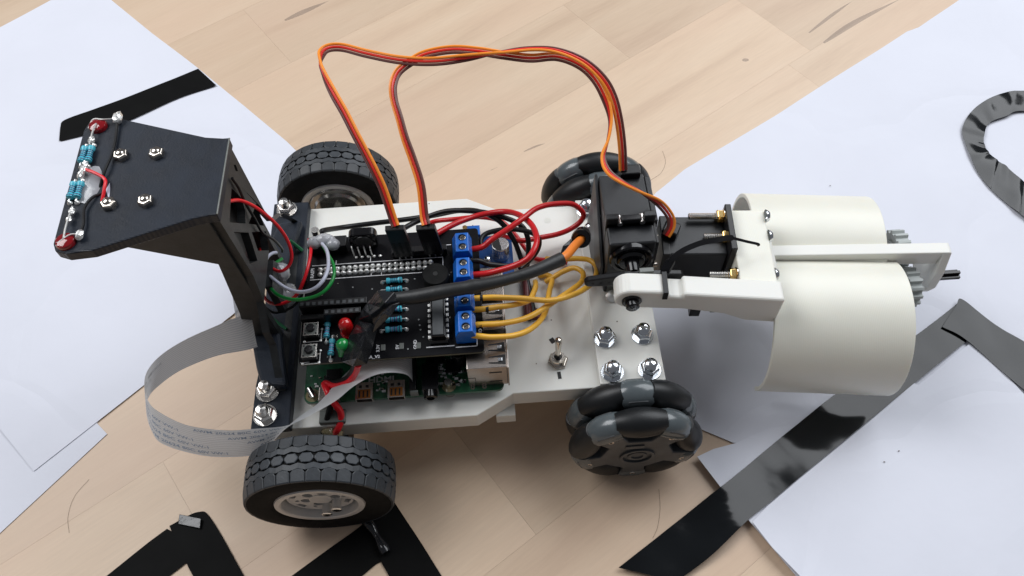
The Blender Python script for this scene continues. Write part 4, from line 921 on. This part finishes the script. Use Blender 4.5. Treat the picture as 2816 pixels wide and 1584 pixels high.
# cable tie
ct = empty('cable_tie', rg((134, -10, 80)), gr)
tp = [(131.5, -20, 74), (131.5, -14.8, 80.6), (133, -13, 81.5), (139, -4, 86.5), (147, 1.5, 88.5), (157, 4.4, 86.5), (160.5, 4.8, 84), (172, .8, 80), (177.5, -1.5, 77.5)]
pts = catmull([at(1838, 728, 83), at(1848, 712, 85), at(1878, 689, 87), at(1925, 669, 88), at(1972, 659, 88), at(2003, 654, 87), at(2020, 656, 86), at(2052, 664, 83), at(2083, 671, 80), at(2086, 675, 79)], 6)
mb = MB(); vs = []
for i, p in enumerate(pts):
    t = (pts[min(i+1, len(pts)-1)]-pts[max(i-1, 0)]).normalized(); n = t.cross(V((0, -.5, .86))).normalized(); wd = 1.15 if i < len(pts)*.62 else .55
    m_ = n.cross(t)*.35
    vs += [p+n*wd+m_, p-n*wd+m_, p-n*wd-m_, p+n*wd-m_]
fs = []
for i in range(len(pts)-1):
    for k in range(4): l = (k+1) % 4; fs.append((i*4+k, i*4+l, (i+1)*4+l, (i+1)*4+k))
fs += [(0, 1, 2, 3), tuple(range(len(vs)-4, len(vs)))[::-1]]
mb.add(vs, fs).build('tie_strap', 'black_plastic', ct)
MB().obox(at(1828, 748, 81.5), at(1845, 718, 84), (2.0, 0, 0), (0, .6, 1.0)).build('tie_head', 'gloss_black', ct, bevel=.3)
mb = MB().box((122.4, -25.9, 76.5), (124.6, -25.25, 81.0)).box((122.4, -25.9, 81.0), (124.6, -13.5, 81.7)); mb.v = [rg(v) for v in mb.v]; mb.build('tie_loop', 'black_plastic', ct, bevel=.2, merge=False)
# top bar and end plate
kx = -.12
def rb(p):
    p = V(p)-V((172, 0, 0)); return Matrix.Rotation(math.radians(-3.6), 3, 'Z') @ p + V((172, 0, 0))
def bbox(lo, hi, name, m='white_print', bevel=.5):
    mb = MB().box(lo, hi); mb.v = [rb(v) for v in mb.v]; return mb.build(name, m, gr, bevel=bevel)
bbox((176, 1.4, 53.0), (256.5, 7.2, 61.8), 'top_bar')
bbox((172.8, -9, 50), (176.2, 13, 66.5), 'flange')
mb = MB().prism([(1.5, 61.7), (7.1, 61.7), (9.5, 57), (19.5, 44), (17, 36), (8, 31), (-1, 33), (-3.5, 40), (-2.5, 50)], 'X', 253.0, 257.0); mb.v = [rb(v) for v in mb.v]; mb.build('end_plate', 'white_print', gr, bevel=.5)
# jaws
def jaw(yc, sgn, zc):
    r0, r1 = 31.6, 29.6; n = 44
    a0 = math.radians(38) ; a1 = math.radians(212)
    x0, x1 = 172.4, 231.7; vs = []; fs = []
    A = [a0+(a1-a0)*i/n for i in range(n+1)]
    for a in A:
        for r, x in ((r0, x0), (r0, x1), (r1, x1), (r1, x0)):
            dy = -sgn*0; y = yc+(r*math.cos(a))*(1 if sgn < 0 else -1); z = zc+r*math.sin(a)
            vs.append((x-(-.12)*(y-yc)*1.0, y+kx*(x-200), z))
    for i in range(n):
        for k in range(4): l = (k+1) % 4; fs.append((i*4+k, i*4+l, (i+1)*4+l, (i+1)*4+k))
    fs += [(0, 1, 2, 3), tuple(range(4*n, 4*n+4))]
    return MB().add(vs, fs)
jaw(-19.4, -1, 31.8).build('jaw', 'white_print_side', gr, smooth=True, bevel=.3)
jaw(18.5, 1, 31.0).build('jaw', 'white_print_side', gr, smooth=True, bevel=.3)
# gears
def gear(c, ax, r, n, th, name='gear'):
    poly = []
    for i in range(n):
        for dr, da in ((0, -.30), (1.0, -.16), (1.0, .16), (0, .30)):
            a = 2*PI*(i+da)/n; poly.append(((r+dr*1.5)*math.cos(a), (r+dr*1.5)*math.sin(a)))
    g = empty(name, c, gr); c = V(c)
    mb = MB().prism([(c.y+u, c.z+v) for u, v in poly], 'X', c.x-th/2, c.x+th/2); mb.build('gear_wheel', 'gear_grey', g, bevel=.15)
    MB().cyl(c-V((th/2+3, 0, 0)), c+V((th/2+2, 0, 0)), 2.3, n=14).build('axle', 'black_plastic', g)
    MB().cyl(c-V((th/2+1.2, 0, 0)), c-V((th/2, 0, 0)), r*.6, n=20).build('collar', 'gear_grey', g)
    return g
gear(rb((242.5, -4.5, 43)), 0, 8.0, 14, 6.0)
gear(rb((240.5, 14.0, 47)), 0, 8.0, 14, 6.0)
ax = MB()
c = rb((257.0, .5, 44.5)); ax.box((c.x, c.y-2.3, c.z-.75), (c.x+10, c.y+2.3, c.z+.75)).box((c.x, c.y-.75, c.z-2.3), (c.x+10, c.y+.75, c.z+2.3)); ax.build('cross_axle', 'gloss_black', gr, bevel=.2, merge=False)

# ================================================================== WIRING
def wire(pts, r, m, name='wire', parent=car, n=10, sm=7, label=None):
    P = [V(p) if len(p) == 3 and isinstance(p, Vector) else (at(p[0], p[1], p[2])) for p in pts]
    o = MB().tube(P, r, n, sm).build(name, m, parent, smooth=True)
    o['label'] = label or {'yellow_wire': 'yellow motor wire', 'red_wire': 'red power wire', 'black_wire': 'black wire', 'bright_red_wire': 'bright red wire', 'dark_red_wire': 'dark red battery wire', 'white_wire': 'pale grey wire', 'green_wire': 'green wire', 'servo_brown': 'brown wire'}[m]
    return o
# yellow motor wires
wire([(1298, 821, 76.5), (1330, 819, 77), (1364, 818, 77), (1439, 821, 74), (1513, 826, 70), (1575, 811, 66), (1617, 788, 62), (1637, 764, 59), (1640, 735, 56), (1622, 716, 55), (1588, 711, 55), (1550, 713, 55), (1500, 712, 54)], 1.25, 'yellow_wire')
wire([(1298, 852, 76.5), (1330, 850, 76.5), (1364, 845, 75), (1414, 838, 72), (1454, 826, 66), (1468, 803, 58), (1473, 788, 52), (1472, 775, 47)], 1.25, 'yellow_wire')
wire([(1300, 893, 76.5), (1330, 892, 76.5), (1389, 888, 74), (1451, 873, 71), (1503, 843, 67), (1563, 803, 62), (1598, 776, 58), (1603, 751, 55), (1580, 737, 54), (1550, 746, 52), (1521, 763, 50), (1500, 775, 48)], 1.25, 'yellow_wire')
wire([(1298, 922, 76.5), (1325, 925, 76.5), (1357, 927, 75), (1416, 922, 72), (1463, 902, 68), (1498, 862, 62), (1511, 800, 54), (1518, 772, 50), (1510, 758, 48), (1480, 757, 47)], 1.25, 'yellow_wire')
for (x, y, z) in ((1321, 893, 76.5), (1340, 851, 76.3), (1324, 819, 77)):
    c = at(x, y, z); MB().cyl(c-V((.6, 0, 0)), c+V((.6, 0, 0)), 1.33, n=12).build('burn_mark', 'ink_black', car, smooth=True)
# red power wires
wire([(1290, 687, 76.5), (1327, 679, 77), (1352, 659, 79), (1394, 632, 80), (1439, 600, 80), (1478, 572, 77), (1526, 561, 72), (1575, 562, 66), (1603, 585, 61), (1598, 607, 57), (1570, 629, 54), (1533, 644, 53), (1483, 654, 54), (1434, 662, 56), (1390, 652, 57), (1360, 640, 58)], 1.3, 'red_wire')
wire([(1294, 756, 76.5), (1320, 754, 76.5), (1352, 749, 77), (1414, 731, 80), (1451, 711, 83), (1471, 682, 84), (1476, 652, 83), (1461, 617, 79), (1426, 590, 74), (1384, 582, 69), (1327, 590, 67), (1277, 605, 68), (1240, 621, 71), (1200, 643, 74), (1180, 655, 73)], 1.35, 'red_wire')
wire([(1170, 618, 52), (1200, 608, 52), (1249, 603, 54), (1320, 597, 54), (1380, 610, 52), (1420, 650, 50), (1450, 690, 48), (1475, 712, 47.5), (1520, 716, 47.5), (1560, 722, 48)], 1.15, 'red_wire')
# black wires
wire([(884, 642, 70), (890, 634, 70), (946, 625, 60), (1028, 614, 57), (1111, 604, 57), (1194, 592, 60), (1263, 579, 64), (1318, 582, 66), (1373, 608, 64), (1409, 653, 58), (1429, 700, 52), (1447, 760, 49), (1470, 870, 47.5)], 1.25, 'black_wire')
wire([(1095, 640, 66), (1111, 628, 62), (1153, 606, 60), (1222, 582, 64), (1290, 580, 66), (1360, 590, 66), (1429, 617, 64), (1451, 653, 60), (1453, 697, 54), (1449, 750, 49), (1455, 880, 47.2)], 1.25, 'black_wire')
wire([(1322, 675, 66), (1324, 655, 66), (1346, 639, 66), (1401, 630, 66), (1456, 638, 66), (1481, 655, 64), (1480, 682, 60), (1462, 710, 58), (1430, 740, 60)], 1.2, 'black_wire')
wire([(1294, 716, 76.5), (1320, 718, 76), (1346, 727, 74), (1401, 732, 72), (1430, 727, 70)], 1.2, 'black_wire')
wire([(1445, 740, 48), (1448, 800, 48), (1455, 870, 48)], 1.9, 'dark_red_wire')
MB().prism([tuple(at(x, y, 46.5)[:2]) for x, y in ((1438, 838), (1497, 858), (1499, 878), (1440, 878))], 'Z', 45.7, 48).build('battery_plug', 'dark_red_wire', car, bevel=.4)
# thick heat shrink cable with boot
hs = empty('shrink_cable', at(1300, 780, 90), car)
P = [at(x, y, z) for x, y, z in ((1086, 822, 84), (1150, 815, 86), (1230, 800, 88), (1330, 783, 89), (1400, 767, 89), (1470, 745, 88), (1545, 712, 86))]
MB().tube(P, 3.05, 16, 8, rfun=lambda t: 2.75+.35*math.sin(t*7)+(.35 if .42 < t < .47 else 0)).build('shrink_tube', 'heat_shrink', hs, smooth=True)
MB().tube([at(1540, 714, 86), at(1560, 700, 84), at(1580, 676, 80), at(1596, 660, 77), at(1606, 650, 76)], 1.9, 12).build('orange_core', 'orange_wire', hs, smooth=True)
c = at(1600, 648, 75); dd = (at(1606, 636, 70)-at(1598, 662, 79)).normalized()
MB().lathe(at(1597, 658, 78), dd, [(0, 2.2), (0, 4.0), (.8, 4.3), (2.5, 4.0), (5.0, 4.1), (8, 3.6), (8.2, .01)], 24).build('cable_boot', 'gloss_black', hs, smooth=True)
MB().add([at(1583, 645, 72), at(1589, 668, 72), at(1556, 700, 74), at(1541, 696, 74), at(1548, 676, 73), at(1583, 645, 68), at(1589, 668, 68), at(1556, 700, 70), at(1541, 696, 70), at(1548, 676, 69)],
         [(0, 1, 2, 3, 4), (9, 8, 7, 6, 5), (0, 5, 6, 1), (1, 6, 7, 2), (2, 7, 8, 3), (3, 8, 9, 4), (4, 9, 5, 0)]).build('shrink_flap', 'gloss_black', hs, bevel=.3)
# black tape wrap on the board
def blanket(rows_, m, name, parent, th=.5):
    R = [catmull([at(*q) for q in r], 5) for r in rows_]; R2_ = [catmull([R[j][i] for j in range(len(R))], 5) for i in range(len(R[0]))]
    vs = []; fs = []; n = len(R2_); k = len(R2_[0])
    for col in R2_: vs += col
    for i in range(n-1):
        for j in range(k-1): fs.append((i*k+j, i*k+j+1, (i+1)*k+j+1, (i+1)*k+j))
    o = MB().add(vs, fs).build(name, m, parent, smooth=True); so = o.modifiers.new('solid', 'SOLIDIFY'); so.thickness = th*S; so.offset = 0
    return o
def facets(pts, faces, name, m, parent, th=.5, bev=.5):
    o = MB().add([at(*q) for q in pts], faces).build(name, m, parent); so = o.modifiers.new('solid', 'SOLIDIFY'); so.thickness = th*S; so.offset = 0
    b = o.modifiers.new('bevel', 'BEVEL'); b.width = bev*S; b.segments = 2; b.limit_method = 'ANGLE'; return o
facets([(1010, 835, 82), (1039, 799, 85), (1083, 804, 88), (1101, 827, 85), (1062, 860, 85), (1030, 894, 83), (986, 878, 80), (998, 850, 81), (1058, 832, 90), (1018, 866, 88), (1046, 846, 88.5)],
       [(0, 1, 8), (1, 2, 8), (2, 3, 8), (3, 4, 8), (8, 4, 10), (4, 5, 10), (10, 5, 9), (5, 6, 9), (6, 7, 9), (7, 0, 9), (0, 10, 9), (0, 8, 10)], 'tape_wrap', 'tape_wrap', hs)
facets([(987, 884, 81), (1020, 890, 85), (1036, 905, 82), (1024, 955, 80), (1008, 1001, 77), (972, 1007, 80), (940, 995, 76), (953, 950, 78), (962, 922, 80), (1008, 912, 89), (992, 960, 87), (982, 985, 85)],
       [(0, 1, 9), (1, 2, 9), (2, 3, 9), (3, 10, 9), (3, 4, 10), (4, 11, 10), (4, 5, 11), (5, 6, 11), (6, 7, 11), (7, 10, 11), (7, 8, 10), (8, 9, 10), (8, 0, 9)], 'tape_wrap', 'tape_wrap', hs)
facets([(1075, 838, 88), (1101, 830, 86), (1075, 868, 86), (1040, 900, 85), (1022, 918, 84), (1030, 888, 88), (1052, 860, 90)], [(0, 1, 2, 6), (6, 2, 3, 5), (5, 3, 4)], 'tape_wrap', 'tape_wrap', hs, .6)
MB().box((-8.5, -42, 72.1), (-1, -22, 78.5), rz=-.25).build('taped_joint', 'tape_matte', hs, bevel=2)
# wires leaving the tape towards the near motor
wire([(975, 1000, 78), (968, 1022, 70), (950, 1042, 63), (918, 1052, 57), (895, 1045, 54)], 1.15, 'black_wire')
wire([(985, 1003, 78), (977, 1025, 70), (958, 1050, 63), (925, 1062, 58), (893, 1055, 55), (900, 1075, 57), (908, 1095, 56), (922, 1112, 54), (936, 1132, 50), (938, 1155, 47), (930, 1178, 45), (922, 1192, 42)], 1.45, 'bright_red_wire')
wire([(905, 1090, 56), (908, 1112, 53), (900, 1150, 48), (893, 1176, 42), (888, 1192, 40)], 1.3, 'black_wire')
wire([(912, 1105, 53), (911, 1130, 49), (902, 1165, 44)], .8, 'servo_brown')
# thin bracket wires
wire([(626, 554, 130), (659, 551, 124), (694, 565, 118), (729, 589, 112), (764, 622, 104), (790, 660, 96), (802, 700, 90), (795, 730, 86), (772, 746, 84), (750, 739, 80), (729, 721, 78), (717, 694, 76), (714, 677, 73), (722, 670, 70), (735, 678, 66)], .72, 'bright_red_wire', sm=6)
wire([(716, 703, 70), (711, 742, 68), (717, 791, 66), (732, 824, 65), (757, 836, 66), (790, 830, 68), (817, 809, 72), (835, 772, 77), (848, 730, 79), (855, 687, 77), (850, 658, 74)], .75, 'bright_red_wire', sm=6)
wire([(760, 695, 72), (748, 697, 74), (733, 712, 76), (732, 742, 78), (750, 766, 81), (790, 794, 85), (832, 803, 88), (869, 791, 91), (893, 763, 92), (903, 730, 90), (899, 690, 84), (880, 663, 76)], .78, 'white_wire', sm=6)
wire([(775, 712, 68), (750, 730, 72), (738, 756, 75), (742, 787, 78), (766, 812, 80), (808, 824, 82), (857, 818, 84), (893, 800, 86), (916, 766, 87), (917, 730, 86), (902, 700, 82), (885, 672, 77), (867, 664, 75)], .75, 'green_wire', sm=6)
wire([(638, 490, 134), (656, 516, 128), (675, 558, 120), (701, 603, 110), (722, 640, 100), (752, 659, 90), (774, 682, 78), (776, 692, 70)], .6, 'black_wire', sm=6)
wire([(728, 845, 62), (757, 860, 60), (802, 845, 62), (828, 815, 68), (842, 770, 74)], .6, 'black_wire', sm=6)
# lead from the plug side behind the green shield
# servo leads: flat three-strand ribbons
def servo_lead(path, tw, cols=('servo_orange', 'servo_red', 'servo_brown'), name='servo_lead', pitch=1.30, r=.63):
    """path: (px,py,z) list; tw: list of (fraction, angle) where the strand offset rotates from right (0) towards up (90) to left (180)"""
    P = catmull([at(*q) for q in path], 10); g = empty(name, P[0], car); m = len(P); S_ = [[], [], []]
    nrm = V((0, -.45, .89))
    for i, p in enumerate(P):
        t = (P[min(i+1, m-1)]-P[max(i-1, 0)]).normalized(); right = t.cross(nrm).normalized(); up = right.cross(t)
        f = i/(m-1); a = tw[0][1]
        for (f0, a0), (f1, a1) in zip(tw[:-1], tw[1:]):
            if f0 <= f <= f1: k = (f-f0)/(f1-f0); k = k*k*(3-2*k); a = a0+(a1-a0)*k
            elif f > f1: a = a1
        a = math.radians(a); d = right*math.cos(a)+up*math.sin(a)
        for k, o in enumerate((1, 0, -1)): S_[k].append(p+d*(o*pitch))
    for k in range(3): MB().tube(S_[k], r, 8, 0).build('strand', cols[k], g, smooth=True)
    return g
c1p = [(1088, 622, 96), (1080, 600, 98), (1055, 525, 106), (1029, 468, 112), (1001, 414, 117), (976, 367, 121), (947, 310, 125), (918, 259, 128), (892, 206, 130), (880, 166, 131), (894, 136, 131), (938, 130, 130), (1011, 148, 130), (1101, 165, 131), (1191, 169, 132), (1281, 159, 133), (1370, 145, 133), (1460, 134, 132), (1532, 139, 131), (1604, 168, 128), (1657, 215, 123), (1686, 267, 117), (1702, 331, 109), (1711, 403, 100), (1714, 468, 90)]
servo_lead(c1p, [(0, 20), (.28, 15), (.36, 70), (.42, 168), (.58, 160), (.70, 45), (.85, 0), (1, 0)])
c2p = [(1172, 618, 96), (1166, 590, 98), (1157, 511, 105), (1135, 439, 111), (1113, 378, 116), (1098, 324, 120), (1084, 277, 123), (1081, 234, 126), (1095, 198, 128), (1130, 170, 130), (1173, 148, 131), (1245, 136, 131), (1317, 141, 131), (1388, 152, 130), (1460, 160, 129), (1532, 156, 127), (1596, 180, 124), (1640, 223, 120), (1668, 281, 115), (1679, 331, 111), (1672, 385, 108), (1659, 432, 106), (1674, 473, 105), (1718, 505, 102), (1766, 530, 96), (1813, 559, 89), (1842, 594, 83), (1846, 622, 79), (1832, 648, 76)]
servo_lead(c2p, [(0, 190), (.2, 215), (.32, 170), (.6, 165), (.7, 95), (.78, 40), (.84, 60), (.92, 165), (1, 180)])
for (b, t) in (((1113, 700), (1085, 626)), ((1195, 693), (1170, 624))):
    p0 = at(*b, 75); p1 = at(*t, 95.5); d = (p1-p0).normalized(); wv = V((1, 0, 0)); hv = d.cross(wv).normalized()
    g = empty('servo_plug', p0, hb)
    MB().obox(p0, p1, wv*4.0, hv*1.35).build('plug_body', 'black_plastic', g, bevel=.25)
    for k in (-1, 0, 1):
        q = p1+wv*k*2.54; MB().obox(q, q+d*.05, wv*.8, hv*.8).build('plug_hole', 'dark_slot', g)
        q = p0+wv*k*2.54; MB().obox(q-d*4, q, wv*.32, hv*.32).build('plug_pin', 'solder', g)
        q0 = p0+wv*k*2.54+hv*(-1.38)+d*3; MB().obox(q0, q0+d*8, wv*.55, hv*.03).build('plug_slot', 'dark_slot', g)

# ================================================================== FLAT CABLE
rib = [  # (A: upper/far edge), (B: lower/near edge)
    ((690, 862, 72), (705, 942, 62)), ((651, 881, 71), (694, 951, 60)), ((608, 891, 70), (602, 976, 57)), ((516, 929, 66), (499, 1019, 53)), ((449, 969, 62), (436, 1064, 49)),
    ((410, 1014, 59), (409, 1090, 46)), ((397, 1052, 57), (402, 1130, 44)), ((404, 1094, 55), (416, 1183, 41.5)), ((430, 1123, 54), (448, 1226, 40)), ((509, 1165, 53), (549, 1254, 38.5)),
    ((615, 1184, 54), (640, 1256, 39.5)), ((700, 1184, 55.5), (708, 1243, 42.5)), ((770, 1175, 60), (752, 1212, 46.5)), ((810, 1163, 64), (785, 1178, 50)), ((850, 1144, 67), (825, 1144, 53.5)),
    ((926, 1102, 69), (871, 1110, 56)), ((974, 1064, 69.3), (914, 1062, 57.5)), ((1023, 1036, 69), (962, 1014, 60)), ((1068, 1022, 67.5), (1020, 975, 63)), ((1108, 1022, 64), (1075, 950, 64)), ((1130, 1035, 59), (1118, 955, 60)), ((1137, 1060, 53), (1140, 965, 53))]
A = catmull([at(*a) for a, b in rib], 8); B = catmull([at(*b) for a, b in rib], 8)
K = 8; n = len(A); arc = [0]
for i in range(1, n): arc.append(arc[-1]+((A[i]+B[i])/2-(A[i-1]+B[i-1])/2).length)
# keep the width constant at 16 mm
for i in range(n):
    c = (A[i]+B[i])/2; d = (A[i]-B[i]).normalized(); wd = 8.0; A[i] = c+d*wd; B[i] = c-d*wd
fc = empty('flat_cable', (A[0]+B[0])/2, car)
me = bpy.data.meshes.new('cable_sheath'); vs = []; fs = []
og = (A[0]+B[0])/2
for i in range(n):
    for k in range(K+1): vs.append(tuple((B[i].lerp(A[i], k/K)-og)*S))
for i in range(n-1):
    for k in range(K): a = i*(K+1)+k; fs.append((a, a+K+1, a+K+2, a+1))
me.from_pydata(vs, [], fs); uvl = me.uv_layers.new(name='UVMap')
for p in me.polygons:
    for li in p.loop_indices:
        vi = me.loops[li].vertex_index; uvl.data[li].uv = (arc[vi//(K+1)]/16, (vi % (K+1))/K)
me.shade_smooth(); me.materials.append(MATS['flat_cable'])
place('cable_sheath', me, og, fc)
def rib_pt(s, v, h):
    i = 0
    while i < n-2 and arc[i+1] < s: i += 1
    t = (s-arc[i])/max(1e-6, arc[i+1]-arc[i]); a = A[i].lerp(A[i+1], t); b = B[i].lerp(B[i+1], t)
    tan = ((A[i+1]+B[i+1])-(A[i]+B[i])).normalized(); nn = tan.cross((a-b).normalized()).normalized()
    return b.lerp(a, v/16)+nn*h
s_front = next(i for i in range(n) if i >= 8*6)
s0 = arc[8*6]
txt = 'AWM 20624 80C 60V VW-1'
for j, (st, v) in enumerate(((2, 1.6), (-6, 4.6), (-12, 7.6), (-18, 10.6), (30, 13.4), (44, 10.4), (52, 7.4), (58, 4.4))):
    body = txt if j < 4 else txt[:16-(j-4)*4] if j > 4 else txt
    mb = text_mb(body, 2.0, lambda u, vv, hh: rib_pt(s0+4+st+u*1.7, v+vv, .12), .02, 0)
    if j < 4: pass
    mb.build('cable_print', 'ink_blue', fc)
MB().obox(at(655, 815, 66), at(668, 905, 62), (2.4, 0, 0), (0, 0, .5)).build('cable_stiffener', 'glue', fc, bevel=.2)
print('objects', len(bpy.data.objects), 'tris', sum(len(m.polygons) for m in bpy.data.meshes))
